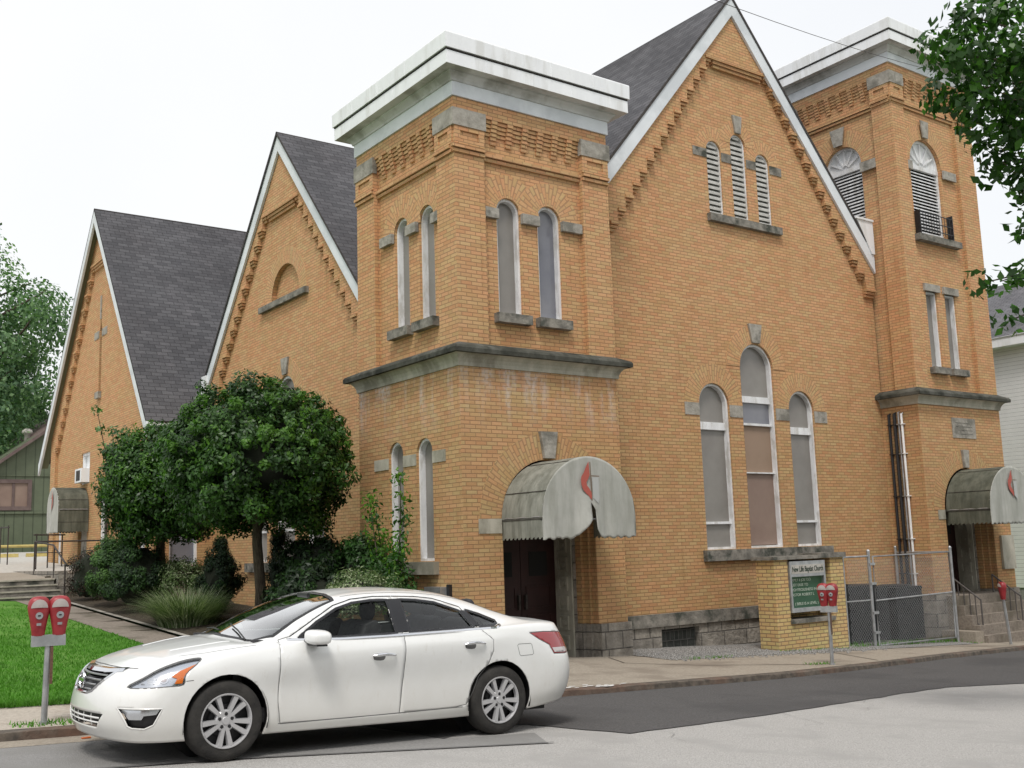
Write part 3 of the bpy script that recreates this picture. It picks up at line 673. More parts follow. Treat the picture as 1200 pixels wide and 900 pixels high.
def doorway(F, c, h, sp, zf, parent, y0):
    """stepped brick jambs, carved stone reveal, maroon double doors set back"""
    for s in (-1, 1):
        mb = MB()
        for k, (w, d0, d1) in enumerate(((.012, -.004, -.14), (.07, -.14, -.28), (.14, -.28, -.42))):
            a, b = c+s*(h-w), c+s*(h+.3)
            mb.fbox(F, min(a, b), max(a, b), -1.357, sp+.9, d1, d0-.001)
        mb.build('door_jamb', 'brick', parent)
    for s in (-1, 1):
        mb = MB()
        for k, (w, d0, d1) in enumerate(((.015, -.0, -.14), (.07, -.14, -.28), (.14, -.28, -.42))):
            a, b = c+s*(h-w), c+s*(h+.28-.004*k); mb.fbox(F, min(a, b), max(a, b), zf-.3, -1.365+.002*k, d1-.003, (-.01 if k == 0 else d0-.004))
        a, b = c+s*(h-.20), c+s*(h+.2); mb.fbox(F, min(a, b), max(a, b), zf-.3, sp+1.2, -1.05, -.42)
        mb.build('door_jamb', 'foundation', parent)
    for s in (-1, 1):
        mb = MB(); xa = c+s*(h-.20); x1 = xa-s*.035
        a, b = min(xa, x1), max(xa, x1)
        mb.fbox(F, a, b, zf-.1, sp+.8, -.90, -.44)
        z = zf+.12
        while z < sp+.3:
            xb = x1-s*.03; p, q = min(x1, xb), max(x1, xb)
            mb.fbox(F, p, q, z, z+.25, -.80, -.76); mb.fbox(F, p, q, z, z+.25, -.58, -.54); mb.fbox(F, p, q, z, z+.035, -.76, -.58); mb.fbox(F, p, q, z+.215, z+.25, -.76, -.58)
            mb.fbox(F, p, q, z+.09, z+.16, -.72, -.62)
            z += .34
        mb.build('carved_panel', 'stone_pale', parent)
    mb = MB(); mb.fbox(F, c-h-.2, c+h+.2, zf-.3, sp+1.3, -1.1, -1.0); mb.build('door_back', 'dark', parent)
    for s in (-1, 1):
        mb = MB(); a, b = (c-h+.24, c-.006) if s < 0 else (c+.006, c+h-.24)
        mb.fbox(F, a, b, zf, zf+2.15, -.95, -.90)
        for z0, z1 in ((zf+.15, zf+.75), (zf+.85, zf+1.25)):
            for e0, e1 in ((a+.10, a+.14), (b-.14, b-.10)): mb.fbox(F, e0, e1, z0, z1, -.90, -.885)
            mb.fbox(F, a+.14, b-.14, z0, z0+.03, -.90, -.885); mb.fbox(F, a+.14, b-.14, z1-.03, z1, -.90, -.885)
        mb.fbox(F, a+.18, b-.18, zf+1.42, zf+1.85, -.90, -.893, m=1)
        d = mb.build('door', ['door_red', 'dark'], parent)
        k = MB(); x = b-.07 if s < 0 else a+.07; k.fbox(F, x-.02, x+.02, zf+.85, zf+1.1, -.90, -.84); k.build('handle', 'steel_dark', d)
    mb = MB(); mb.fbox(F, c-h+.2, c+h-.2, zf+2.16, zf+2.3, -.95, -.85); mb.fbox(F, c-h+.2, c+h-.2, zf+2.3, sp+1.1, -.95, -.92); mb.build('transom_panel', 'door_red', parent)
doorway(FNf, DC, DH, DSP, -1.93, church, NY0)
mb = MB(); mb.fbox(FNf, DC-DH, DC+DH, -2.3, -1.93, -1.0, .0); mb.build('threshold', 'concrete', church)

# --- right tower
RX0, RX1, RY0, RY1 = 22.48, 25.98, 14.55, 18.05
FRl = Fr((RX0, 0, 0), (0, 1, 0), (-1, 0, 0))
DC2, DSP2 = 24.20, .55
bel = (23.88, .66, 9.86); tw = [(23.62, .235), (24.43, .235)]; bell = (16.17, .56, 9.90)
f2 = dict(F=FNf, u0=RX0, u1=RX1, rec=(22.98, 25.22), lower=[], door=[arch(DC2, DH, -1.3595, DSP2, 18)], nb=6,
          upper=[arch(bel[0], bel[1], 7.30, bel[2]-bel[1])]+[rect(c-h, c+h, 4.0, 5.9) for c, h in tw], lrings=[(DC2, DH, DSP2, .45)], urings=[(bel[0], bel[1], bel[2]-bel[1], .42)])
l2 = dict(F=FRl, u0=RY0, u1=RY1, rec=(15.12, 17.4), lower=[], nb=6, upper=[arch(bell[0], bell[1], 7.3, bell[2]-bell[1])], urings=[(bell[0], bell[1], bell[2]-bell[1], .42)])
tower(RX0, RX1, RY0, RY1, -1.36, 11.58, f2, l2, church, ledz=3.05)
tower_base(RX0, RX1, RY0, RY1, -2.7, -1.36, (DC2-DH, DC2+DH), church)
doorway(FNf, DC2, DH, DSP2, -1.42, church, RY0)
def belfry(F, c, h, z0, apex, base, parent):
    sp = apex-h; o = arch(c, h, z0, sp); i = arch(c, h-.06, z0+.05, sp)
    mb = MB(); mb.prism(F, o, base-.16, base-.08, holes=[i])
    mb.fbox(F, c-h, c+h, sp-.13, sp-.02, base-.15, base-.07)
    w = mb.build('belfry_window', 'frame', parent)
    f = MB(); f.panel(F, arch(c, h-.05, sp-.05, sp), d=base-.14)
    for a in (30, 60, 90, 120, 150):
        ca, sa = math.cos(R(a)), math.sin(R(a)); r0, r1 = .1, h-.05
        f.prism(F, [(c+r0*ca-.022*sa, sp+r0*sa+.022*ca), (c+r0*ca+.022*sa, sp+r0*sa-.022*ca), (c+r1*ca+.022*sa, sp+r1*sa-.022*ca), (c+r1*ca-.022*sa, sp+r1*sa+.022*ca)], base-.14, base-.10)
    f.build('fanlight', 'frame', w)
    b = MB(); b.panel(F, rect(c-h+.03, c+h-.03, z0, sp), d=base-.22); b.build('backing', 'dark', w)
    s = MB(); z = z0+.07
    while z < sp-.14:
        s.face([F.p(c-h+.05, z, base-.10), F.p(c+h-.05, z, base-.10), F.p(c+h-.05, z+.045, base-.15), F.p(c-h+.05, z+.045, base-.15)])
        s.face([F.p(c-h+.05, z, base-.10), F.p(c+h-.05, z, base-.10), F.p(c+h-.05, z-.02, base-.10), F.p(c-h+.05, z-.02, base-.10)])
        z += .085
    s.build('slat', 'frame', w)
    return w
bw_ = belfry(FNf, bel[0], bel[1], 7.30, bel[2], -.11, church); belfry(FRl, bell[0], bell[1], 7.3, bell[2], -.11, church)
g = MB()
for z in (7.42, 7.62, 7.84): g.fbox(FNf, 23.2, 24.62, z, z+.018, .03, .05)
for i in range(13): x = 23.22+i*.115; g.fbox(FNf, x, x+.010, 7.36, 7.84, .035, .047)
g.fbox(FNf, 24.60, 24.63, 7.3, 7.95, -.1, .05); g.fbox(FNf, 23.2, 23.225, 7.3, 7.9, -.1, .05)
g.build('iron_guard_rail', 'blackmetal', bw_)
sill(FNf, 23.12, 24.95, 7.12, 7.30, church, d=.06)
stones(FNf, [(22.98, 23.21), (24.55, 25.1)], 8.95, 9.17, church, d=-.07); keystone(FNf, 23.88, 9.90, 10.34, .22, .34, church, -.05)
stones(FRl, [(15.13, 15.60), (16.74, 17.2)], 9.06, 9.30, church, d=-.07); keystone(FRl, 16.2, 9.94, 10.4, .26, .44, church, -.05)
for c, h in tw:
    w = window(FNf, rect(c-h, c+h, 4.0, 5.9), rect(c-h+.045, c+h-.045, 4.04, 5.86), 'screen', church, base=-.11, depth=.12)
    s = MB(); s.fbox(FNf, c-h-.09, c+h+.09, 5.9, 6.08, -.2, -.05); bevel(s.build('lintel', 'stone', w), .02)
    s = MB(); s.fbox(FNf, c-h-.1, c+h+.12, 3.84, 4.0, -.23, .03); bevel(s.build('sill', 'stone_dark', w), .02)
mb = MB(); mb.fbox(FNf, 23.80, 24.80, 2.29, 2.78, -.01, .02)
for i in range(4): mb.fbox(FNf, 23.95, 24.65, 2.38+i*.09, 2.395+i*.09, .02, .023, m=1)
mb.build('stone_plaque', ['stone', 'stone_dark'], church)
keystone(FNf, 24.2, 1.57, 2.0, .17, .26, church, .07); stones(FNf, [(22.9, 23.18)], .34, .56, church, 'stone_pale')
mb = MB(); mb.fbox(FNf, 25.42, 25.97, -.9, -.08, 0, .06); bevel(mb.build('cornerstone', 'stone_pale', church), .02)
for y, mt, r_, zt in ((15.32, 'blackmetal', .035, 2.87), (15.17, 'blackmetal', .04, 2.88), (15.06, 'steel', .022, 2.9), (14.98, 'white_metal', .028, 2.86)):
    mb = MB(); mb.tube([(22.42, y, -1.3), (22.42, y, zt), (22.50, y, zt+.02)], r_, 8)
    for z in (-.9, -.1, .9, 1.9, 2.6): mb.box(22.38, 22.48, y-.05, y+.05, z, z+.02)
    mb.build('wall_pipe', mt, church)
# small vent hood low on the near tower
mb = MB(); mb.fbox(FNl, 15.0, 15.5, -.86, -.60, 0, .18); mb.fbox(FNl, 14.92, 15.0, -.9, -.56, 0, .06, m=1); bevel(mb.build('vent_hood', ['steel', 'blackmetal'], church), .01)

# --- canvas awnings
def barrel(mb, P, n=20, m=0):
    pass
def awning(cx, half, sp, zb, yb, yf, side, torn, parent, F3=None):
    """half-round canopy; built in (u = along wall, d = out of wall) of frame F3"""
    F = F3; aw = thing('awning'); aw.parent = parent; LOC[aw] = LOC[parent]
    # side and top skin
    mb = MB(); prof = [(cx-half, zb+.33)]+[(cx-half, z) for z in np.linspace(zb+.33, sp, 4)[1:]]
    prof += [(cx-half*math.cos(PI*k/22), sp+half*.985*math.sin(PI*k/22)) for k in range(1, 22)]+[(cx+half, z) for z in np.linspace(sp, zb+.33, 4)]
    nd = 10; D = yf
    def sag(k, j): return -.018*abs(math.sin(PI*3*j/nd))*(1 if 3 < k < len(prof)-4 else .6)
    G = [[F.p(cx+(u-cx)*(1+sag(k, j)), z, .02+(D-.02)*j/nd) for j in range(nd+1)] for k, (u, z) in enumerate(prof)]
    for k in range(len(prof)-1):
        for j in range(nd): mb.face([G[k][j], G[k+1][j], G[k+1][j+1], G[k][j+1]])
    # seam and hem
    for k0 in (0, len(prof)-1):
        u = prof[k0][0]
        for j in range(nd*2):
            a, b = .02+(D-.02)*j/(nd*2), .02+(D-.02)*(j+1)/(nd*2); sc = .035*(j % 2)
            mb.face([F.p(u, zb+.33, a), F.p(u, zb+.33, b), F.p(u, zb+.02+sc, b), F.p(u, zb+.02+sc*.4, a)])
    o = mb.build('canopy', side, aw, smooth=True, weld=True)
    # front end
    mb = MB(); nx, nz = 44, 30
    def ztop(u): return sp+half*.985*math.sqrt(max(0, 1-((u-cx)/half)**2))
    def zlow(u):
        x = (u-cx)/half; base = zb+.028*(int((x+1)*11) % 2)
        if not torn: return base
        if -.45 < x < .02: base = zb+.34*((x+.45)/.47)**1.6
        elif .02 <= x < .22: base = zb+.30*(1-(x-.02)/.2)**1.5
        return base
    def pos(i, j):
        u = cx-half+2*half*i/nx; a, b = zlow(u), ztop(u); t = j/nz; z = b+(a-b)*t
        x = (u-cx)/half; d = D
        d += .012*math.sin(x*9+t*3)*t
        if torn: d += .035*t*t*math.sin(abs(x-.02)*16)*math.exp(-abs(x-.02)*2)+(.05*t**3 if abs(x) < .3 else 0)
        return F.p(u, z, d)
    for i in range(nx):
        xm = ((i+.5)/nx*2-1)
        for j in range(nz):
            if torn and abs(xm-.03) < .05 and j > nz*.72: continue
            mb.face([pos(i, j), pos(i+1, j), pos(i+1, j+1), pos(i, j+1)])
    o = mb.build('front_panel', 'awn_front', aw, smooth=True, weld=True)
    s = o.modifiers.new('thick', 'SOLIDIFY'); s.thickness = .006
    # stitched seams over the ribs
    sm = MB()
    for k in (3, 8, 14, 19):
        u, z = cx-half*math.cos(PI*k/22), sp+half*.985*math.sin(PI*k/22)
        sm.tube([F.p(cx+(u-cx)*(1+sag(k, j))*1.004, z+.004, .02+(D-.02)*j/nd) for j in range(nd+1)], .006, 5)
    sm.tube([F.p(cx-half*1.003, sp-.02, .03), F.p(cx-half*1.003, sp-.02, D)], .006, 5); sm.tube([F.p(cx-half*1.003, zb+.33, .03), F.p(cx-half*1.003, zb+.33, D)], .005, 5)
    sm.build('seam', 'steel_dark', aw)
    # frame bars
    mb = MB(); mb.tube([F.p(cx-half, sp-.05, D-.04), F.p(cx+half, sp-.05, D-.04)], .016, 6)
    arc = [F.p(cx-half*math.cos(PI*k/16)*.985, sp+half*.97*math.sin(PI*k/16), D-.02) for k in range(17)]; mb.tube(arc, .012, 6)
    mb.tube([F.p(cx-half*.985, sp, .03), F.p(cx-half*.985, sp, D-.02)], .012, 6); mb.tube([F.p(cx+half*.985, sp, .03), F.p(cx+half*.985, sp, D-.02)], .012, 6)
    mb.build('frame_bar', 'steel', aw)
    # printed mark: a flame beside a cross
    sx, sz = half/.98/6/54.5, 1/6/74
    fl = [(768, 305), (748, 352), (733, 392), (719, 415), (714, 440), (717, 480), (727, 512), (745, 538), (762, 556), (776, 584), (783, 560), (779, 528), (765, 500), (752, 480), (750, 458), (762, 432), (773, 404), (770, 350)]
    k = MB(); to = lambda u, v: (cx-.01+(u-772)*sx*1.06, sp+half-(v-262)*sz)
    k.panel(F, [to(*p) for p in fl], d=D+.034, m=0)
    k.panel(F, [to(774, 310), to(780, 310), to(785, 590), to(779, 590)], d=D+.033, m=1); k.panel(F, [to(780, 408), to(836, 410), to(836, 416), to(780, 415)], d=D+.032, m=1)
    k.panel(F, [to(788, 420), to(830, 422), to(832, 570), to(824, 610), to(790, 570)], d=D+.031, m=2)
    k.build('emblem', ['emblem_red', 'emblem_line', 'emblem_white'], aw)
    return aw
a1 = awning(11.34, .985, .47, .10, 0, 1.12, 'awn_side', True, church, FNf); a1['label'] = 'grey half-round awning with its front panel torn open over the corner door'
a2 = awning(24.20, .985, .55, .18, 0, 1.12, 'awn_side_dark', False, church, FNf); a2['label'] = 'mildewed half-round awning over the stepped entrance of the right tower'
a3 = awning(35.6, .72, 1.60, .88, 0, .92, 'awn_side_dark', False, church, FG); a3['label'] = 'small green-stained awning over the side door of the far gable'
# ------------------------------------------------------------------ ground
def zr(x): return -1.5163-.04435*max(-25, min(x, 34))
KERB = [(-60, 11.0), (-10, 11.0), (6, 11.0), (13, 11.15), (15, 11.4), (17, 11.75), (19, 12.15), (22.7, 12.65), (30, 13.4), (60, 14.2), (120, 15.4)]
def ky(x):
    for (a, b), (c, d) in zip(KERB, KERB[1:]):
        if x <= c: return b+(d-b)*(max(x, a)-a)/(c-a)
    return KERB[-1][1]
def sstep(a, b, x): t = max(0, min(1, (x-a)/(b-a))); return t*t*(3-2*t)
def G(x, y):
    k = ky(x)
    if y < k: return zr(x)
    z = zr(x)+.08+.02*min(y-k, 3.0)
    rise = .05*(1-sstep(9, 13, x))
    z += rise*max(0, min(y, 27.3)-12.4)
    zu = -.42+.035*(min(y, 140)-28)
    t = sstep(27.4, 28.6, y)*(1-sstep(12, 24, x))
    if x < 6.7: t = (1 if y > 28.0 else 0)
    return z*(1-t)+zu*t
def sheet(name, xs, ys, mat, dz, f=G, parent=None):
    mb = MB()
    for i in range(len(xs)-1):
        for j in range(len(ys)-1):
            P = [(xs[i], ys[j]), (xs[i+1], ys[j]), (xs[i+1], ys[j+1]), (xs[i], ys[j+1])]
            mb.face([(x, y, f(x, y)+dz) for x, y in P], uv=P)
    return mb.build(name, mat, weld=True)
xs = [-500, -250, -120, -60, -35, -25]+list(np.arange(-20, 46, 1.0))+[50, 60, 80, 120, 250, 600]
# terrain sheet reaching the horizon
ys = [-300, -120, -60, -30, -15, -8, 0, 6, 10, 12.4, 14, 16, 18, 20, 22, 24, 26, 27.3, 27.9, 28.2, 29, 31, 34, 38, 44, 52, 62, 80, 110, 150, 300, 700]
def gterr(x, y): return G(x, y)-.05 if y > 17 else min(zr(x), G(x, y))-.22
structure(sheet('ground', xs, ys, 'grass_far', 0, gterr))
# road
rx = [-60, -40, -25]+list(np.arange(-20, 46, 2.0))+[50, 60, 80, 120]
mb = MB()
for a, b in zip(rx, rx[1:]): mb.face([(a, -.6, zr(a)), (b, -.6, zr(b)), (b, ky(b)+.02, zr(b)), (a, ky(a)+.02, zr(a))])
structure(mb.build('road', 'asphalt_old', weld=True))
def road_patch(poly, name, mat, dz):
    mb = MB(); tri = tessellate_polygon([[Vector((x, y, 0)) for x, y in poly]])
    for t in tri: mb.face([(poly[i][0], poly[i][1], -1.5163-.04435*poly[i][0]+dz) for i in t])
    return structure(mb.build(name, mat))
rj = random.Random(12)
def jag(P, amp, skip=()):
    out = []
    for i, (a, b) in enumerate(zip(P, P[1:]+P[:1])):
        out.append(a)
        if i in skip: continue
        L_ = math.dist(a, b); n = int(L_/.22)
        for k in range(1, n): t = k/n; out.append((a[0]+(b[0]-a[0])*t+rj.gauss(0, amp), a[1]+(b[1]-a[1])*t+rj.gauss(0, amp)))
    return out
dark = [(5.6, 8.9), (6.3, 9.30), (6.84, 9.25), (7.28, 8.16), (8.35, 8.25), (9.7, 8.40), (11.2, 8.62), (12.6, 8.86), (14.0, 9.02), (16, 8.6), (20, 8.0), (33, 7.2), (33, ky(33)), (22.7, 12.65), (19, 12.15), (17, 11.75), (15, 11.4), (13, 11.15), (6, 11.0), (5.2, 11.0)]
road_patch(jag(dark, .014, set(range(11, 22))), 'asphalt_patch', 'asphalt_new', .008)
mid = [(-20, 9.5), (1.0, 9.42), (2.16, 9.14), (3.73, 8.86), (6.25, 8.14), (6.55, 8.75), (5.59, 8.9), (5.19, 10.6), (-20, 10.62)]
road_patch(mid, 'asphalt_patch', 'asphalt_mid', .004)
gut = [(-20, 10.62), (5.19, 10.6), (5.19, 11.0), (-20, 11.0)]
road_patch(gut, 'gutter_strip', 'concrete', .006)
def seam(pts, w, name='tar_seam'):
    mb = MB()
    for (a, b), (c, d) in zip(pts, pts[1:]):
        L = math.hypot(c-a, d-b); nx, ny = -(d-b)/L*w/2, (c-a)/L*w/2
        mb.face([(x, y, -1.5163-.04435*x+.012) for x, y in ((a-nx, b-ny), (c-nx, d-ny), (c+nx, d+ny), (a+nx, b+ny))])
    return structure(mb.build(name, 'tar'))
seam([(-10, 9.47), (1.0, 9.42), (2.16, 9.14), (3.73, 8.86), (6.3, 8.12)], .032)
def crack(x, y, a, n, seed):
    r_ = random.Random(seed); P = [(x, y)]
    for _ in range(n): a += r_.gauss(0, .35); x += .12*math.cos(a); y += .12*math.sin(a); P.append((x, y))
    mb = MB()
    for (p, q), (u, v) in zip(P, P[1:]):
        L_ = math.hypot(u-p, v-q); w = r_.uniform(.001, .0035); nx, ny = -(v-q)/L_*w, (u-p)/L_*w
        mb.face([(X, Y, -1.5163-.04435*X+.006) for X, Y in ((p-nx, q-ny), (u-nx, v-ny), (u+nx, v+ny), (p+nx, q+ny))])
    structure(mb.build('road_crack', 'asphalt_mid'))
for i, (x, y, a, n) in enumerate(((7.4, 7.4, 1.2, 9), (10.8, 8.0, .1, 30), (9.2, 7.6, -.4, 10))): crack(x, y, a, n, 20+i)
# kerb and pavements
mb = MB()
for a, b in zip(rx, rx[1:]):
    n = max(1, int((b-a)/.5))
    for i in range(n):
        p, q = a+(b-a)*i/n, a+(b-a)*(i+1)/n; P = []
        for x in (p, q):
            k = ky(x); wob = .008*math.sin(x*3.1)+.006*math.sin(x*7.7); P.append([(x, k+wob, zr(x)-.02), (x, k+.012+wob, zr(x)+.072+wob*.7), (x, k+.03, zr(x)+.084), (x, k+.17, zr(x)+.086)])
        for j in range(3): mb.face([P[0][j], P[1][j], P[1][j+1], P[0][j+1]])
structure(mb.build('kerb', 'kerb', weld=True))
mb = MB()
def pave_edge(x): return 12.62 if x < 9.0 else 14.52 if x < 13.1 else 13.55 if x < 18.6 else 13.85 if x < 22.4 else 15.2
px_ = sorted(set(list(np.arange(-40, 9.0, 1.0))+[9.0, 9.001, 10, 11, 12, 13.099, 13.1, 14, 15, 16, 17, 18.599, 18.6, 19.6, 20.6, 21.6, 22.399, 22.4, 23.5, 25, 26.5, 28, 30, 33, 36, 40, 50, 60]))
for a, b in zip(px_, px_[1:]):
    if b-a < .01: continue
    for j in range(4):
        y = lambda x, t: ky(x)+.17+(pave_edge(a+.001)-ky(x)-.17)*t
        t0, t1 = j/4, (j+1)/4
        mm = 1 if b <= 7.01 else 0
        mb.face([(a, y(a, t0), G(a, y(a, t0))+.004), (b, y(b, t0), G(b, y(b, t0))+.004), (b, y(b, t1), G(b, y(b, t1))+.004), (a, y(a, t1), G(a, y(a, t1))+.004)], m=mm)
structure(mb.build('pavement', ['concrete', 'concrete_left']))
mb = MB()     # joints in the pavement
for x in (4.1, 1.6, -1, 6.6):
    mb.face([(x, ky(x)+.17, G(x, 11.2)+.009), (x+.03, ky(x)+.17, G(x, 11.2)+.009), (x+.03, 12.6, G(x, 12.6)+.009), (x, 12.6, G(x, 12.6)+.009)])
for A, B in (((12.35, 14.3), (11.9, 13.4)), ((11.9, 13.4), (12.9, 12.6)), ((12.9, 12.6), (15.4, 11.65)), ((19.5, 13.5), (22.8, 12.9)), ((16.5, 11.9), (17.2, 13.5))):
    L = math.hypot(B[0]-A[0], B[1]-A[1]); nx, ny = -(B[1]-A[1])/L*.014, (B[0]-A[0])/L*.014
    mb.face([(x, y, G(x, y)+.009) for x, y in ((A[0]-nx, A[1]-ny), (B[0]-nx, B[1]-ny), (B[0]+nx, B[1]+ny), (A[0]+nx, A[1]+ny))])
structure(mb.build('pavement_joint', 'soil'))
mb = MB(); rp_ = random.Random(6)
for _ in range(26):
    x, y = 9.45+rp_.gauss(0, .22), ky(9.4)+.05+abs(rp_.gauss(0, .10)); r_ = rp_.uniform(.02, .07); z = zr(x)+.0905
    mb.face([(x+r_*rp_.uniform(.6, 1.2)*math.cos(t), y+r_*.7*rp_.uniform(.6, 1.2)*math.sin(t), z+.0002*_) for t in np.linspace(0, 6.28, 9)[:-1]])
M['chalk'] = noisy('chalky_white_paint', (.50, .49, .47), (.66, .65, .63), 20, .9)
structure(mb.build('paint_spill', 'chalk'))
mb = MB(); mb.prism(Fr((2.82, 10.78, zr(2.82)+.008), (1, 0, 0), (0, 0, 1)), [(0, 0), (.09, .01), (.11, .0), (.07, -.0)], 0, .001) if 0 else mb.box(2.80, 2.88, 10.76, 10.80, zr(2.82)+.008, zr(2.82)+.018)
M['orange'] = plain('orange_scrap', (.55, .12, .02), .6)
tag(mb.build('litter', 'orange'), 'tiny orange scrap lying in the gutter by the twin-headed meter', 'litter')
# gravel strip along the wall
mb = MB()
for a, b in ((13.1, 14.5), (14.5, 16.3), (16.3, 18.6), (18.6, 20.5), (20.5, 22.4)):
    mb.face([(a, 13.5, G(a, 13.5)+.012), (b, 13.5, G(b, 13.5)+.012), (b, 15.6, G(b, 15.6)+.03), (a, 15.6, G(a, 15.6)+.03)])
structure(mb.build('gravel_strip', 'gravel'))
rs = np.random.default_rng(3); mb = MB()
for _ in range(2600):
    x = rs.uniform(13.05, 18.8); y = 13.40+2.1*rs.random()**1.2+.12*rs.normal()
    if 16.3 < x < 18.6 and y > 13.95: continue
    if y > 15.5: continue
    s = rs.uniform(.012, .034); z = G(x, y)+.02
    P = [(x+s*math.cos(a+rs.uniform(-.4, .4)), y+s*math.sin(a), z-.008) for a in (0, 1.3, 2.5, 3.8, 5.1)]; T = (x+rs.uniform(-.3, .3)*s, y+rs.uniform(-.3, .3)*s, z+s*.8)
    for i in range(5): mb.face([P[i], P[(i+1) % 5], T])
g = mb.build('gravel', 'gravel'); tag(g, 'loose grey gravel along the foot of the street wall', 'gravel', kind='stuff')
# lawn, bed and path
def strip(name, x0, x1, y0, y1, nx, ny, mat, dz, xf=None):
    mb = MB()
    for i in range(nx):
        for j in range(ny):
            P = [(x0+(x1-x0)*a/nx, y0+(y1-y0)*b/ny) for a, b in ((i, j), (i+1, j), (i+1, j+1), (i, j+1))]
            mb.face([(x, y, G(x, y)+dz) for x, y in P], uv=P)
    return structure(mb.build(name, mat, weld=True))
strip('lawn', -25, 5.55, 12.62, 27.3, 24, 16, 'grass', .02)
strip('path', 5.5, 6.35, 12.6, 27.3, 2, 16, 'path', .028)
strip('path_edge', 6.35, 6.47, 13.4, 27.3, 1, 16, 'stone', .07)
mb = MB(); 
def bedz(x, y): return G(x, y)+.05+.12*sstep(6.4, 7.6, x)
for i in range(6):
    for j in range(16):
        P = [(6.46+(10.8-6.46)*a/6, 14.6+(28.7-14.6)*b/16) for a, b in ((i, j), (i+1, j), (i+1, j+1), (i, j+1))]
        mb.face([(x, y, bedz(x, y)) for x, y in P])
mb.face([(6.46, 12.75, G(6.46, 12.75)+.02), (9.6, 12.75, G(9.6, 12.75)+.02), (9.6, 14.6, bedz(9.6, 14.6)), (6.46, 14.6, bedz(6.46, 14.6))])
structure(mb.build('planting_bed', 'soil', weld=True))
mb = MB()
for y in np.arange(14, 27, 1.9): mb.box(5.5, 6.35, y, y+.02, G(6, y)+.02, G(6, y)+.034)
structure(mb.build('path_joint', 'soil'))
# parking lot behind, landing
mb = MB()
def lotz(y): return -.42+.035*(y-28)
for a, b in ((28.1, 32.5), (32.5, 53.8)):
    mb.face([(-30, a, lotz(a)+.02), (9.0, a, lotz(a)+.02), (9.0, b, lotz(b)+.02), (-30, b, lotz(b)+.02)], m=0 if a < 30 else 1)
structure(mb.build('parking_lot', ['concrete', 'concrete_pale']))
mb = MB(); mb.face([(9.0, 40, lotz(40)+.02), (30, 40, lotz(40)+.02), (30, 53.8, lotz(53.8)+.02), (9.0, 53.8, lotz(53.8)+.02)]); structure(mb.build('parking_lot', 'concrete_pale'))
# steps at the end of the path
mb = MB(); zb = G(6, 27.3)
for i in range(4):
    z1 = zb+.125*(i+1); mb.box(4.4, 6.55, 27.2+.30*i, 28.9, zb-.2 if i == 0 else z1-.125, z1, m=0); mb.box(4.39, 6.56, 27.18+.30*i, 27.24+.30*i, z1-.03, z1+.004, m=1)
st_ = mb.build('garden_steps', ['stone_dark', 'stone_pale']); tag(st_, 'dark stone steps with pale nosings at the top of the path', 'steps')
mb = MB(); mb.box(6.6, 9.0, 27.9, 28.3, -1.6, -.30); mb.box(6.6, 6.9, 28.3, 34, -1.4, -.22)
tag(mb.build('low_wall', 'foundation'), 'low dark stone retaining wall right of the garden steps', 'wall')
# grass blades along the near lawn
rs = np.random.default_rng(5); mb = MB()
def blades(n, x0, x1, y0, y1, h0, h1, w=.008):
    X = rs.uniform(x0, x1, n); Y = y0+(y1-y0)*rs.random(n)**1.7; H = rs.uniform(h0, h1, n); A = rs.uniform(0, 6.28, n); L = rs.normal(0, .02, (n, 2))
    for x, y, h, a, l in zip(X, Y, H, A, L):
        z = G(x, y)+.015; c, s = math.cos(a)*w, math.sin(a)*w
        i = len(mb.v); mb.v += [Vector((x-c, y-s, z)), Vector((x+c, y+s, z)), Vector((x+l[0], y+l[1], z+h))]; mb.f.append((i, i+1, i+2)); mb.uv.append([(0, 0)]*3); mb.m.append(0)
blades(26000, 1.5, 5.5, 12.6, 19, .03, .06)
blades(5000, 2.0, 5.5, 19, 26, .03, .055, .012)
blades(1500, 1.8, 4.5, 12.55, 12.7, .04, .09)
tag(mb.build('grass', 'blade'), 'short mown grass of the church lawn', 'grass', kind='stuff')

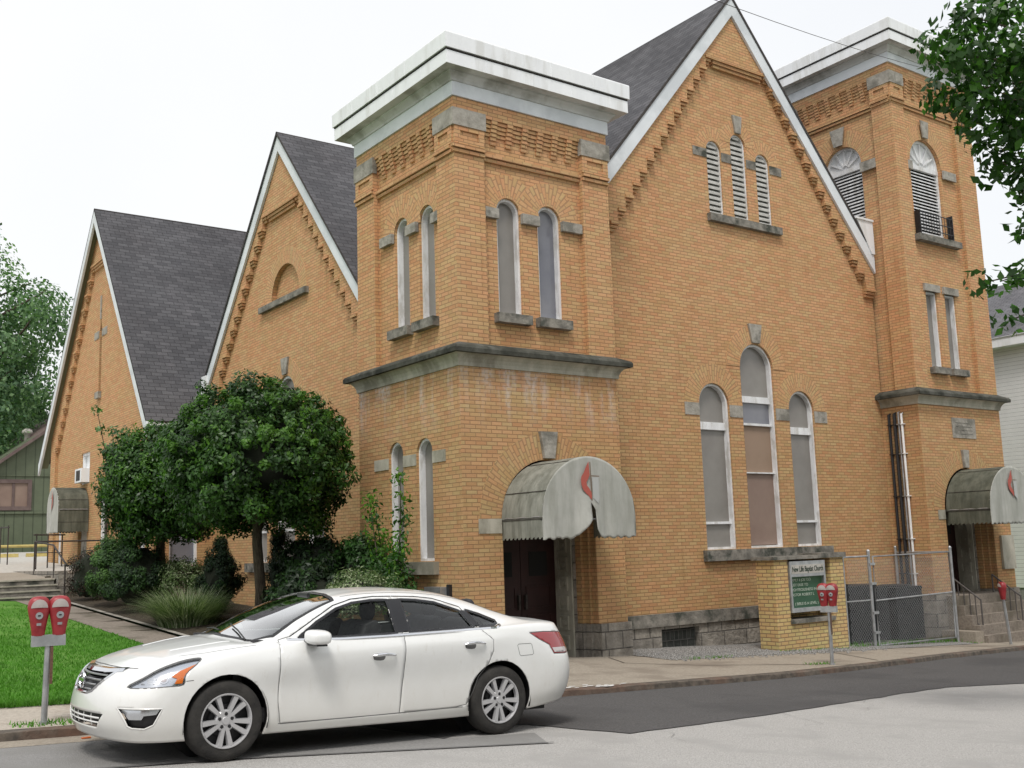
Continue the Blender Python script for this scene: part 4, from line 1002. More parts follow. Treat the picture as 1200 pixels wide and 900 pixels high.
# ------------------------------------------------------------------ foliage tools
def leafset(name, mats, parent, centres, n, size, spread, outward=None, seed=1, weights=None, aspect=.5, droop=.3, loc=None):
    """n leaf blades scattered round the clump centres (list of (Vector, radius))"""
    rs = np.random.default_rng(seed); nc = len(centres)
    C = np.array([tuple(c) for c, r in centres]); RR = np.array([r for c, r in centres])
    vol = RR**2; idx = rs.choice(nc, n, p=vol/vol.sum())
    d = rs.normal(size=(n, 3)); d /= np.linalg.norm(d, axis=1)[:, None]
    rad = RR[idx]*(rs.random(n)**.33)*spread
    P = C[idx]+d*rad[:, None]
    nrm = d*.9+rs.normal(size=(n, 3))*.55
    if outward is not None: oc = P-np.array(outward); oc /= np.linalg.norm(oc, axis=1)[:, None]; nrm += oc*.8
    nrm[:, 2] += .35; nrm /= np.linalg.norm(nrm, axis=1)[:, None]
    t = np.cross(nrm, rs.normal(size=(n, 3))); t /= np.linalg.norm(t, axis=1)[:, None]
    t[:, 2] -= droop; t /= np.linalg.norm(t, axis=1)[:, None]
    b = np.cross(nrm, t); b /= np.linalg.norm(b, axis=1)[:, None]
    s = size*rs.uniform(.6, 1.25, n)[:, None]
    v0 = P-t*s*.5; v1 = P+b*s*aspect*.5-nrm*s*.06; v2 = P+t*s*.5; v3 = P-b*s*aspect*.5-nrm*s*.06
    V = np.stack([v0, v1, v2, v3], 1).reshape(-1, 3)
    off = LOC.get(parent, Vector((0, 0, 0))) if parent else Vector(loc or (0, 0, 0))
    V = V-np.array(tuple(off))
    me = bpy.data.meshes.new(name); me.vertices.add(4*n); me.vertices.foreach_set('co', V.ravel())
    me.loops.add(4*n); me.loops.foreach_set('vertex_index', np.arange(4*n)); me.polygons.add(n)
    me.polygons.foreach_set('loop_start', np.arange(n)*4); me.polygons.foreach_set('loop_total', np.full(n, 4))
    for mm in mats: me.materials.append(M[mm])
    # clump-wise material with some noise
    w = np.array(weights or [1/len(mats)]*len(mats)); w = w/w.sum()
    cm = rs.choice(len(mats), nc, p=w)[idx]; lm = rs.choice(len(mats), n, p=w)
    me.polygons.foreach_set('material_index', np.where(rs.random(n) < .55, cm, lm).astype(int))
    me.update(); me.validate()
    o = bpy.data.objects.new(name, me); COL.objects.link(o)
    if parent: o.parent = parent; LOC[o] = off
    elif loc: o.location = loc
    return o
M['leaf_d'] = leaf_mat('dark_glossy_leaf', (.024, .060, .014), .15, .42)
M['leaf_m'] = leaf_mat('mid_glossy_leaf', (.042, .105, .020), .2, .42)
M['leaf_l'] = leaf_mat('fresh_tip_leaf', (.080, .185, .022), .35, .45)
M['yew'] = leaf_mat('yew_needle', (.028, .070, .016), .1, .6); M['yew_l'] = leaf_mat('pale_yew_tip', (.075, .155, .035), .2, .6)
M['spruce'] = leaf_mat('spruce_needle', (.012, .030, .012), .1, .6)
M['darkshrub'] = leaf_mat('dull_shrub_leaf', (.012, .028, .010), .1, .5)
M['redleaf'] = leaf_mat('barberry_leaf', (.04, .022, .014), .15, .6)
M['varieg'] = leaf_mat('variegated_leaf', (.34, .38, .24), .2, .55); M['varieg_g'] = leaf_mat('variegated_green', (.11, .17, .06), .2, .55)
M['lime'] = leaf_mat('lime_leaf', (.10, .22, .02), .35, .5); M['lime_d'] = leaf_mat('creeper_leaf', (.035, .11, .018), .25, .5)
M['far_d'] = leaf_mat('far_tree_dark', (.07, .14, .065), .25, .6); M['far_m'] = leaf_mat('far_tree_mid', (.14, .24, .11), .3, .6); M['far_l'] = leaf_mat('far_tree_light', (.22, .34, .17), .35, .6)
M['over_d'] = leaf_mat('overhang_leaf', (.028, .075, .014), .3, .4); M['over_l'] = leaf_mat('overhang_leaf_pale', (.065, .165, .024), .4, .4)  # dark and pale leaf tones, mixed at random
M['core'] = plain('dark_core', (.012, .016, .008), .95)  # near-black solid core added inside foliage so gaps look dark
def clumps(c, rx, ry, rz, n, cr, seed, shell=.82, low=-1, noise_=.16):
    rs = np.random.default_rng(seed); out = []
    while len(out) < n:
        d = rs.normal(size=3); d /= np.linalg.norm(d)
        if d[2] < low: continue
        k = shell*(1+rs.normal()*noise_) if rs.random() < .8 else rs.uniform(.3, .8)
        out.append((Vector((c[0]+d[0]*rx*k, c[1]+d[1]*ry*k, c[2]+d[2]*rz*k)), cr*rs.uniform(.7, 1.3)))
    return out
def blob(name, c, rx, ry, rz, mat, parent, seed=0, lump=.12):
    mb = MB(); n, m_ = 20, 12; rs = np.random.default_rng(seed)
    bm = bmesh.new(); bmesh.ops.create_icosphere(bm, subdivisions=3, radius=1)
    off = LOC.get(parent, Vector((0, 0, 0)))
    for v in bm.verts:
        k = 1+lump*(math.sin(v.co.x*5+seed)*math.sin(v.co.y*6+1)*math.sin(v.co.z*5+2)+rs.normal()*.3); v.co = Vector((c[0]+v.co.x*rx*k, c[1]+v.co.y*ry*k, c[2]+v.co.z*rz*k))-off
    me = bpy.data.meshes.new(name); bm.to_mesh(me); bm.free(); me.materials.append(M[mat]); o = bpy.data.objects.new(name, me); COL.objects.link(o); o.parent = parent; LOC[o] = off; return o
def limb(mb, a, b, r0, r1, bend=.1, seed=0, n=6):
    rs = random.Random(seed); a, b = Vector(a), Vector(b); L = (b-a).length; o = Vector((rs.uniform(-1, 1), rs.uniform(-1, 1), rs.uniform(-.4, .4)))*bend*L
    pts = [a.lerp(b, t)+o*math.sin(PI*t) for t in [i/n for i in range(n+1)]]
    mb.tube(pts, [r0+(r1-r0)*i/n for i in range(n+1)], 8); return pts

# --- two globe trees by the side wall
def globe_tree(base, c, rx, ry, rz, label, seed, nleaf):
    t = tag(thing('globe_tree', base), label, 'tree')
    mb = MB(); b = Vector(base); top = Vector((c[0], c[1], c[2]-rz*.55))
    mb.tube([b-Vector((0, 0, .15)), b.lerp(top, .3)+Vector((.03, 0, 0)), b.lerp(top, .7)-Vector((.03, .02, 0)), top], [.13, .10, .09, .08], 10)
    rs = random.Random(seed)
    for i in range(12):
        a = i*2.4; e = Vector((c[0]+rx*.75*math.cos(a), c[1]+ry*.75*math.sin(a), c[2]+rz*rs.uniform(-.45, .7)))
        s = top.lerp(b, rs.uniform(0, .2)); limb(mb, s, e, .045, .012, .12, seed+i)
    mb.build('trunk', 'bark', t, smooth=True)
    cl = clumps(c, rx, ry, rz, 300, .25, seed, .86, -.9, .10)+clumps(c, rx*1.05, ry*1.05, rz*1.05, 90, .13, seed+5, .95, -.3, .05)
    leafset('crown', ['leaf_d', 'leaf_m', 'leaf_l'], t, cl, nleaf, .095, 1.0, c, seed, [.46, .38, .16], .5)
    topc = [q for q in clumps(c, rx*1.02, ry*1.02, rz*1.03, 130, .11, seed+9, .97, -.15, .04)]
    leafset('crown_tips', ['leaf_l', 'leaf_m'], t, topc, nleaf//5, .085, 1.0, c, seed+2, [.7, .3], .5)
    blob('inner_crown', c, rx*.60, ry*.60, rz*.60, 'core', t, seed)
    return t
globe_tree((8.05, 19.05, G(8, 19)+.1), (7.90, 18.85, 1.70), 1.72, 1.72, 1.50, 'larger dense round-headed tree beside the near tower', 11, 62000)
globe_tree((7.42, 22.75, G(7.4, 22.7)+.1), (7.36, 22.6, 1.45), 1.22, 1.25, 1.30, 'smaller round-headed tree left of the larger one', 23, 36000)
def clump_shrub(name, c, rx, ry, rz, mats, w, size, n, label, cat, seed, cr=.16, core=True, aspect=.4, nc=60, coremat='core', taper=False):
    z0 = c[2]-rz*.9; t = tag(thing(name, (c[0], c[1], z0)), label, cat)
    cl = clumps(c, rx, ry, rz, nc, cr, seed, .85, -.6, .07 if 'yew' in name or 'spruce' in name else .14)
    if taper: cl = [(Vector((c[0]+(p.x-c[0])*(1-.75*max(0, min(1, (p.z-c[2]+rz)/(2*rz)))), c[1]+(p.y-c[1])*(1-.75*max(0, min(1, (p.z-c[2]+rz)/(2*rz)))), p.z)), r*.8) for p, r in cl]
    leafset('foliage', mats, t, cl, n, size, 1.0, c, seed, w, aspect, .0)
    if core: blob('dark_core', (c[0], c[1], c[2]-(rz*.15 if taper else 0)), rx*(.45 if taper else .72), ry*(.45 if taper else .72), rz*(.7 if taper else .72), coremat, t, seed)
    return t
clump_shrub('yew_bush', (6.92, 24.4, -.30), .56, .6, .78, ['yew', 'yew_l'], [.45, .55], .07, 15000, 'round clipped yew bush with pale green tips, the left one of the pair', 'bush', 31)
clump_shrub('yew_bush', (6.98, 22.75, -.36), .66, .62, .80, ['yew', 'spruce'], [.6, .4], .07, 13000, 'darker clipped yew bush right behind the pale-tipped one', 'bush', 32)
clump_shrub('barberry_bush', (6.85, 26.2, -.35), .42, .5, .66, ['redleaf', 'darkshrub'], [.6, .4], .06, 6000, 'dark reddish barberry bush left of the clipped yews', 'bush', 33)
clump_shrub('dwarf_spruce', (8.2, 21.5, -.40), .66, .66, .80, ['spruce', 'yew'], [.8, .2], .06, 13000, 'dark cone-shaped dwarf spruce between the two trunks', 'conifer', 34, taper=True)
clump_shrub('dwarf_spruce', (8.95, 20.2, -.30), .42, .42, .85, ['spruce', 'darkshrub'], [.8, .2], .06, 8000, 'narrow dark conifer against the wall behind the larger tree', 'conifer', 35, taper=True)
clump_shrub('variegated_shrub', (7.72, 22.2, -.42), .48, .40, .42, ['varieg', 'varieg_g'], [.35, .65], .06, 6000, 'loose grey-green variegated shrub behind the grass clump', 'shrub', 36, core=False)
clump_shrub('evergreen_shrub', (9.0, 18.6, -.30), .70, .9, .62, ['darkshrub', 'leaf_d'], [.6, .4], .11, 8000, 'dark evergreen shrub massed against the side wall', 'shrub', 37)
clump_shrub('evergreen_shrub', (8.3, 17.4, -.72), .75, .7, .50, ['darkshrub', 'leaf_d'], [.6, .4], .11, 8000, 'low dark evergreen shrub behind the windscreen', 'shrub', 38)
clump_shrub('evergreen_shrub', (9.35, 17.5, -.28), .35, .6, .62, ['leaf_d', 'lime_d'], [.6, .4], .11, 4500, 'dark leafy shrub tucked behind the creeper', 'shrub', 39)
clump_shrub('variegated_shrub', (8.08, 15.2, -.70), .62, .42, .36, ['varieg', 'varieg_g'], [.5, .5], .055, 9000, 'white-edged variegated shrub behind the car roof', 'shrub', 40)
# young leafy sapling growing up the tower wall
t = tag(thing('sapling', (8.95, 15.9, -1.3)), 'bright green sapling climbing in front of the tower side windows', 'sapling')
mb = MB(); rs_ = random.Random(4); cl = []
for i in range(7):
    e = Vector((8.98+rs_.uniform(-.12, .2), 15.95+rs_.uniform(-.7, .6), rs_.uniform(-.1, 1.15) if i else 1.2)); P = limb(mb, (8.95, 15.9, -1.4), e, .022, .005, .08, i, 8)
    for p in P[3:]: cl.append((p, .17))
mb.build('stem', 'bark', t); leafset('leaves', ['lime', 'lime_d'], t, cl, 1500, .095, 1.1, None, 4, [.5, .5], .5)
leafset('lower_leaves', ['lime_d', 'leaf_d'], t, [(Vector((8.95, 15.6, -.5)), .38), (Vector((8.9, 16.3, -.4)), .4), (Vector((8.9, 15.1, -.75)), .25)], 1300, .09, 1., None, 6, [.7, .3], .5)
# thin sapling rising behind the smaller tree
t = tag(thing('thin_sapling', (7.45, 24.6, -1.0)), 'thin upright sapling poking above the smaller tree', 'sapling')
mb = MB(); cl = []
for e in ((6.55, 24.7, 3.35), (6.85, 24.6, 2.9), (7.1, 24.6, 2.7)):
    P = limb(mb, (7.45, 24.6, -1.0), e, .03, .006, .03, int(e[0]*10), 10)
    for p in P[6:]: cl.append((p, .14))
mb.build('stem', 'bark', t); leafset('leaves', ['far_l', 'lime_d'], t, cl, 420, .11, 1., None, 9, [.5, .5], .5)
# ribbon grass clump
def blade_clump(name, c, r, h, n, mats, label, seed):
    rs = np.random.default_rng(seed); mb = MB()
    for _ in range(n):
        a = rs.uniform(0, 6.28); q = rs.random()**.7*r; x, y = c[0]+math.cos(a)*q*.5, c[1]+math.sin(a)*q*.5; z = G(x, y)+.05
        L = h*rs.uniform(.6, 1.15); out = rs.uniform(.35, 1.0)*r*.9; w = .009; px, py = -math.sin(a)*w, math.cos(a)*w; prev = None; m = int(rs.random() < .5)
        for k in range(6):
            t_ = k/5; X = x+math.cos(a)*out*t_**1.5; Y = y+math.sin(a)*out*t_**1.5; Z = z+L*(t_*1.25-.62*t_*t_*out/r*1.3); ww = 1-t_*.85
            cur = ((X-px*ww, Y-py*ww, Z), (X+px*ww, Y+py*ww, Z))
            if prev: mb.face([prev[0], prev[1], cur[1], cur[0]], m=m)
            prev = cur
    return tag(mb.build(name, mats, loc=(c[0], c[1], G(c[0], c[1]))), label, 'ornamental grass')
blade_clump('ribbon_grass', (6.98, 19.9), 1.0, .70, 2600, ['varieg', 'varieg_g'], 'arching clump of striped ribbon grass at the path edge', 3)
blade_clump('ribbon_grass', (7.15, 20.9), .6, .55, 600, ['varieg', 'lime_d'], 'smaller striped grass tuft beneath the round yew', 4)
# weeds at the fence foot
rs = np.random.default_rng(8); mb = MB()
for x0, x1, y0, y1, n in ((18.7, 22.6, 13.95, 14.3, 600), (16.3, 18.6, 13.75, 13.95, 260), (13.4, 14.6, 13.4, 13.6, 160), (22.3, 23.4, 13.6, 13.9, 160), (14.6, 15.2, 11.8, 12.0, 60), (2.3, 2.9, 11.2, 11.5, 120), (4.05, 4.15, 11.2, 12.6, 200)):
    for _ in range(n):
        x, y = rs.uniform(x0, x1), rs.uniform(y0, y1); h = rs.uniform(.03, .14 if n > 500 else .06); a = rs.uniform(0, 6.28); z = G(x, y); w = .009
        mb.face([(x-math.cos(a)*w, y-math.sin(a)*w, z), (x+math.cos(a)*w, y+math.sin(a)*w, z), (x+rs.normal()*.03, y+rs.normal()*.03, z+h)])
tag(mb.build('weeds', 'blade'), 'weeds and tufts in the pavement cracks and at the fence foot', 'weeds', kind='stuff')
# --- far trees
def big_tree(base, c, rx, ry, rz, label, seed, n, size, mats=('far_d', 'far_m', 'far_l'), nc=190, cr=1.15, r0=.45, low=-.8):
    t = tag(thing('tree', base), label, 'tree', None); mb = MB(); b = Vector(base); top = Vector((c[0], c[1], c[2]+rz*.3))
    mb.tube([b, b.lerp(top, .35)+Vector((.2, 0, 0)), b.lerp(top, .7), top], [r0, r0*.75, r0*.5, r0*.2], 10)
    rs = random.Random(seed); cl = []
    for i in range(16):
        a = i*2.4; s = b.lerp(top, rs.uniform(.25, .85)); e = Vector((c[0]+rx*.85*math.cos(a), c[1]+ry*.85*math.sin(a), c[2]+rz*rs.uniform(-.6, .8))); limb(mb, s, e, r0*.3, .04, .1, seed+i)
    mb.build('trunk', 'bark', t, smooth=True)
    cl = clumps(c, rx, ry, rz, nc, cr, seed, .8, low, .22)
    leafset('crown', list(mats), t, cl, n, size, 1.0, c, seed, [.35, .4, .25], .6); return t
big_tree((7.5, 62, .8), (7.9, 62, 10.9), 6.5, 6.0, 8.1, 'tall leafy tree behind the green building', 51, 42000, .27)
big_tree((-4, 70, 1), (-4, 70, 9), 6, 6, 7.5, 'tree further left behind the green building', 52, 9000, .5)
big_tree((14.5, 72, 1), (13.2, 72, 7.0), 3.6, 4, 6.0, 'lower tree seen between the tall tree and the church', 53, 9000, .42, nc=90)

# --- green boarded building
b = tag(thing('green_building', (4, 56, .5)), 'green boarded building with a brown roof beyond the car park', 'building')
M['green_boards'] = siding_mat('green_boards', (.12, .145, .09), (.035, .045, .026), .42, True, .5)
M['brown_roof'] = noisy('brown_metal_roof', (.12, .085, .08), (.17, .125, .115), 3, .6)
FGB = Fr((0, 55, 0), (1, 0, 0), (0, -1, 0)); bz = .45
# gable end faces us: rake rises to the right up to a ridge behind the church
def rk(x): return 4.69+(x-10.23)*.776 if x < 16.5 else 4.69+6.27*.776-(x-16.5)*.776
mb = MB(); win = rect(9.2, 11.66, 2.48, 3.94)
mb.prism(FGB, [(2, bz), (31, bz), (31, 1.2)] and [(5.5, bz), (27.5, bz), (27.5, rk(27.5)), (16.5, rk(16.5)), (5.5, max(rk(5.5), 1.4))], -12, 0, holes=[])
mb.build('wall', 'green_boards', b)
mb = MB(); mb.prism(FGB, [(4.6, rk(4.6)), (16.5, rk(16.5)), (28, rk(28)), (28, rk(28)+.16), (16.5, rk(16.5)+.16), (4.6, rk(4.6)+.16)], -12.3, .4)
r_ = mb.build('roof', 'brown_roof', b)
mb = MB(); mb.lathe([(.0, .42), (.12, .41), (.24, .32), (.27, .22), (.24, .16), (.15, .10), (.13, -.5)], (11.9, 57.5, 6.25), 16); mb.build('roof_vent', 'concrete_pale', r_, smooth=True)
mb = MB(); mb.prism(FGB, win, 0, .1, holes=[rect(9.38, 11.48, 2.66, 3.76)]); 
for x in (10.15, 10.85): mb.fbox(FGB, x-.05, x+.05, 2.66, 3.76, 0, .08)
w = mb.build('window', 'brown_roof', b); mb = MB(); mb.panel(FGB, rect(9.38, 11.48, 2.66, 3.76), d=.03); mb.build('pane', 'panel_mauve', w)
mb = MB(); mb.fbox(FGB, 5.4, 27.6, 2.32, 2.42, 0, .08); mb.fbox(FGB, 5.4, 27.6, 4.1, 4.16, 0, .05); mb.build('trim_board', 'green_boards', b)
# --- yellow wheel stops
M['yellow'] = noisy('faded_yellow_paint', (.42, .33, .11), (.52, .43, .17), 8, .8)
proto = None
for i, x in enumerate((8.6, 6.7, 10.6, 4.8)):
    if proto is None:
        mb = MB(); mb.prism(Fr((0, 0, 0), (0, 1, 0), (1, 0, 0)), [(-.1, 0), (.1, 0), (.06, .14), (-.06, .14)], -.85, .85); proto = mb.build('wheel_stop', 'yellow'); o = proto
    else: o = proto.copy(); COL.objects.link(o)
    o.location = (x, 46.5, lotz(46.5)+.02); tag(o, 'faded yellow concrete wheel stop in the car park', 'wheel stop', 'yellow wheel stops in the car park')
mb = MB(); mb.tube([(2, 48.2, lotz(48)+.42), (9.1, 48.2, lotz(48)+.42), (16, 48.2, lotz(48)+.42)], .06, 8)
for x in (3, 6, 9, 12): mb.tube([(x, 48.2, lotz(48)-.1), (x, 48.2, lotz(48)+.45)], .07, 8)
tag(mb.build('yellow_barrier', 'yellow'), 'yellow pipe barrier along the back of the car park', 'barrier')
clump_shrub('roadside_shrub', (8.3, 51.5, 1.0), 1.0, .7, .8, ['lime_d', 'far_l'], [.5, .5], .16, 2200, 'light green shrub against the green building', 'shrub', 61, core=False)

# --- railings by the steps
def rail(name, posts, top, label, r=.022, mat='steel_dark', mids=()):
    mb = MB(); mb.tube(top, r, 8); h = mb.build(name, mat); tag(h, label, 'handrail')
    LOC[h] = Vector((0, 0, 0))
    for a, b in posts: p = MB(); p.tube([a, b], r*.9, 8); p.build('post', mat, h)
    for a, b in mids: p = MB(); p.tube([a, b], r*.7, 6); p.build('crossbar', mat, h)
    return h
zs = G(6, 27.3)
rail('handrail', [((6.6, 27.3, zs), (6.6, 27.3, zs+.85)), ((6.6, 28.4, zs+.4), (6.6, 28.4, zs+1.30)), ((6.6, 30.5, -.3), (6.6, 30.5, .55))],
     [(6.6, 27.1, zs+.8), (6.6, 28.5, zs+1.32), (6.6, 30.5, .55), (8.9, 30.5, .55)], 'black iron handrail on the right of the garden steps')
rail('handrail', [((4.45, 27.3, zs), (4.45, 27.3, zs+.85)), ((4.45, 28.4, zs+.4), (4.45, 28.4, zs+1.3))], [(4.45, 27.1, zs+.8), (4.45, 28.6, zs+1.32)], 'black iron handrail on the left of the garden steps')
z3 = lotz(34)
rail('handrail', [((x, 34+.8*i, lotz(34+.8*i)), (x, 34+.8*i, lotz(34)+1.05)) for i, x in enumerate((7.4, 7.9, 8.5))], [(7.3, 33.9, z3+1.02), (8.6, 35.7, z3+1.05)], 'rusty iron railing on the landing', mids=[((7.4, 34, z3+.5), (8.5, 35.6, z3+.5))])
rail('handrail', [((7.5, 38.5+i*1.2, lotz(38.5+i*1.2)), (7.5, 38.5+i*1.2, lotz(38.5)+1.3)) for i in range(3)], [(7.5, 38.4, lotz(38)+1.25), (7.5, 41, lotz(38)+1.3)], 'thin railing at the edge of the car park')
# --- entrance steps of the right tower
mb = MB(); F = FNf; zf = -1.42; n = 5; zg = G(24, 13.5)
for i in range(n):
    d = .25+.17*(n-1-i); mb.box(22.85, 25.5, 14.5-d, 14.52, (zg-.3) if i == 0 else zg+(zf-zg)*i/n, zg+(zf-zg)*(i+1)/n)
mb.box(23.2, 25.2, 14.52, 15.6, zg-.3, zf)
tag(bevel(mb.build('entrance_steps', 'path'), .015), 'worn concrete steps up to the right tower door', 'steps')
mb = MB(); mb.box(22.5, 22.83, 13.65, 14.48, zg-.3, zg+.32); tag(bevel(mb.build('step_cheek', 'concrete'), .02), 'low concrete block beside the entrance steps by the fence', 'kerb block')
for x, lb in ((23.05, 'iron handrail left of the right tower entrance'), (24.75, 'iron handrail right of the right tower entrance, behind the single parking meter')):
    y0, y1 = 14.45, 13.78; z0, z1 = -1.0, -1.50
    top = [(x, y0, z0), (x, y1, z1)]
    rail('handrail', [((x, y0, zf-.15), (x, y0, z0)), ((x, y1, zg), (x, y1, z1+.02))], top, lb, .02, 'rail_iron',
         [((x, y0, z0-.62), (x, y1, z1-.62))]+[((x, y0+(y1-y0)*k/5, z0+(z1-z0)*k/5), (x, y0+(y1-y0)*k/5, z0-.62+(z1-z0)*k/5)) for k in range(1, 5)])

# --- brick sign
t = tag(thing('church_sign', (17.4, 14.2, -2.15)), 'yellow brick sign pier with a glazed letter board behind the twin-headed parking meter', 'sign')
FY = 14.0; sx0, sx1 = 16.38, 18.50; FSn = Fr((0, FY, 0), (1, 0, 0), (0, -1, 0))
op = rect(16.78, 18.08, -1.56, -.40)
mb = MB(); mb.prism(FSn, rect(sx0, sx1, -2.4, -.40), -.45, 0, holes=[[(16.78, -1.56), (18.08, -1.56), (18.08, -.401), (16.78, -.401)]])
mb.fbox(FSn, 16.7, 18.2, -1.7, -.41, -.44, -.40); mb.build('pier', 'brick_sign', t)
mb = MB(); mb.fbox(FSn, sx0-.06, 17.75, -.40, -.335, -.52, .05); mb.fbox(FSn, 17.75, sx1+.05, -.398, -.30, -.52, .05); bevel(mb.build('cap', 'stone_dark', t), .012)
mb = MB(); mb.fbox(FSn, 16.77, 18.09, -1.63, -1.55, -.4, .05); bevel(mb.build('ledge', 'stone_dark', t), .01)
X0, X1, Z0, Z1 = 16.80, 17.88, -1.42, -.44
mb = MB(); mb.prism(FSn, rect(X0, X1, Z0, Z1), -.25, .03, holes=[rect(X0+.05, X1-.05, Z0+.08, Z1-.30)]); c = bevel(mb.build('sign_case', 'steel', t), .008)
mb = MB(); mb.fbox(FSn, X0+.05, X1-.05, Z1-.24, Z1-.07, .03, .036); mb.build('title_panel', 'concrete_pale', c)
M['board_green'] = noisy('green_letter_board', (.035, .095, .065), (.05, .12, .085), 3, .5)
mb = MB(); mb.fbox(FSn, X0+.05, X1-.05, Z0+.08, Z1-.30, -.06, -.05); mb.build('letter_board', 'board_green', c)
M['sign_glass'] = glassy('sign_glass', (.92, .95, .93), .55, .03)
mb = MB(); mb.panel(FSn, rect(X0+.05, X1-.05, Z0+.08, Z1-.30), d=.005); mb.build('glass', 'sign_glass', c)
M['letter'] = plain('white_letters', (.62, .66, .6), .6); M['letter_dark'] = plain('dark_letters', (.03, .05, .035), .6)
def text(s, x, z, size, mat, d, parent, wx=1.0, bold=0, width=None):
    cu = bpy.data.curves.new('lettering', 'FONT'); cu.body = s; cu.size = size; cu.extrude = .002; cu.offset = bold
    o = bpy.data.objects.new('tmp', cu); COL.objects.link(o); bpy.context.view_layer.update()
    me = bpy.data.meshes.new_from_object(o.evaluated_get(bpy.context.evaluated_depsgraph_get())); bpy.data.objects.remove(o)
    xs_ = [v.co.x for v in me.vertices]; w = max(xs_)-min(xs_); k = (width/w) if width else wx
    off = LOC[parent]
    for v in me.vertices: p = Vector((x+(v.co.x-min(xs_))*k, FY-d-v.co.z, z+v.co.y)); v.co = p-off
    me.materials.append(M[mat]); q = bpy.data.objects.new('lettering', me); COL.objects.link(q); q.parent = parent; LOC[q] = off
text('New Life Baptist Church', X0+.07, Z1-.20, .145, 'letter_dark', .039, c, width=X1-X0-.14, bold=.002)
for s, zz, xx, ww in (('FAMILY & JOB TOO', -.83, .10, .60), ('BUSY EASE TO', -.925, .08, .53), ('RIGHTEOUSNESS IN', -1.02, .08, .78), ('PASTOR ROBERT L', -1.115, .08, .70), ('( BIBLE IS A LEVEL )', -1.29, .19, .70)):
    text(s, X0+xx, zz, .075, 'letter', -.045, c, width=ww)

# --- chain link enclosure with air-conditioning units
def link_panel(F, u0, u1, z0a, z0b, z1, parent, pitch=.078):
    mb = MB(); r = .0015
    def zlo(u): return z0a+(z0b-z0a)*(u-u0)/(u1-u0)
    L = u1-u0; H = z1-min(z0a, z0b); n = int((L+H)/pitch)+1
    for s in (1, -1):
        for i in range(n):
            c0 = i*pitch; pts = []
            # line u+s*z = const, clipped to the panel
            best = []
            for k in range(0, 41):
                z = min(z0a, z0b)+H*k/40; u = (u0-H+c0+(z-min(z0a, z0b))) if s > 0 else (u0+c0-(z-min(z0a, z0b)))
                if u0 <= u <= u1 and zlo(u) <= z <= z1: best.append((u, z))
            if len(best) > 1:
                a, b = F.p(best[0][0], best[0][1], .001*s), F.p(best[-1][0], best[-1][1], .001*s); mb.tube([a, b], r, 3, cap=False)
    return mb.build('chain_link', 'wire_link', parent)
FF = Fr((0, 14.0, 0), (1, 0, 0), (0, -1, 0)); FL = 0.0
t = tag(thing('chain_link_fence', (20.5, 14.0, -2.3)), 'galvanised chain link fence enclosing the air conditioning units', 'fence')
for x, y, zt in ((19.36, 14.0, -.33), (22.36, 14.0, -.33), (22.42, 15.45, -.30), (18.56, 14.06, -.40)):
    mb = MB(); mb.tube([(x, y, G(x, y)-.05), (x, y, zt)], .034, 10); mb.lathe([(.036, zt), (.04, zt+.02), (.03, zt+.05), (0, zt+.065)], (x, y, 0), 10); mb.build('post', 'steel', t, smooth=True)
for P_, r_, nm in (([(18.56, 14.05, -.41), (19.36, 14.0, -.41)], .02, 'top_rail'), ([(22.38, 14.0, -.40), (22.42, 15.45, -.40)], .02, 'top_rail'), ([(18.56, 14.05, -1.31), (19.36, 14.0, -1.31)], .014, 'mid_rail')):
    mb = MB(); mb.tube(P_, r_, 8); mb.build(nm, 'steel', t)
link_panel(FF, 18.58, 19.34, -2.22, -2.25, -.41, t); link_panel(Fr((22.40, 0, 0), (0, 1, 0), (-1, 0, 0)), 14.03, 15.45, -2.35, -2.3, -.41, t)
g = tag(thing('fence_gate', (19.46, 13.99, -2.2)), 'chain link gate with a horizontal mid rail', 'gate')
mb = MB(); A, B = 19.47, 22.26; mb.tube([(A, 13.98, -2.24), (A, 13.98, -.42), (B, 13.98, -.40), (B, 13.98, -2.28), (A, 13.98, -2.24)], .021, 8); mb.tube([(A, 13.98, -1.33), (B, 13.98, -1.29)], .018, 8)
mb.build('gate_frame', 'steel', g, smooth=True); link_panel(Fr((0, 13.98, 0), (1, 0, 0), (0, -1, 0)), A, B, -2.22, -2.26, -.42, g)
mb = MB()
for z in (-2.0, -1.6, -1.0, -.6): mb.box(19.33, 19.5, 13.95, 14.02, z, z+.05)
mb.build('hinge', 'steel', g)
proto = None
for i, (x, y, lb) in enumerate(((18.72, 14.45, 'dark air conditioning condenser nearest the brick sign'), (19.82, 14.62, 'middle dark air conditioning condenser behind the gate'), (21.1, 14.62, 'dark air conditioning condenser nearest the right tower'))):
    if proto is None:
        u = thing('condenser_unit'); LOC[u] = Vector((0, 0, 0)); H = 1.14; W = .98
        mb = MB(); mb.box(0, W, 0, .72, 0, H); mb.box(-.012, W+.012, -.012, .732, H-.05, H+.012)
        for z in np.arange(.12, H-.12, .045): mb.box(.06, W-.06, -.010, .001, z, z+.018); mb.box(-.010, .001, .06, .66, z, z+.018)
        bevel(mb.build('casing', 'cond', u), .012)
        mb = MB(); mb.lathe([(.36, H+.01), (.36, H+.05), (.30, H+.06), (.05, H+.06), (0, H+.06)], (W/2, .36, 0), 24); mb.build('fan_guard', 'blackmetal', u)
        proto = u; o = u
    else: o = copy_tree(proto)
    o.location = (x, y, G(x, y)+.03); tag(o, lb, 'air conditioner', 'condensers in the fenced enclosure')

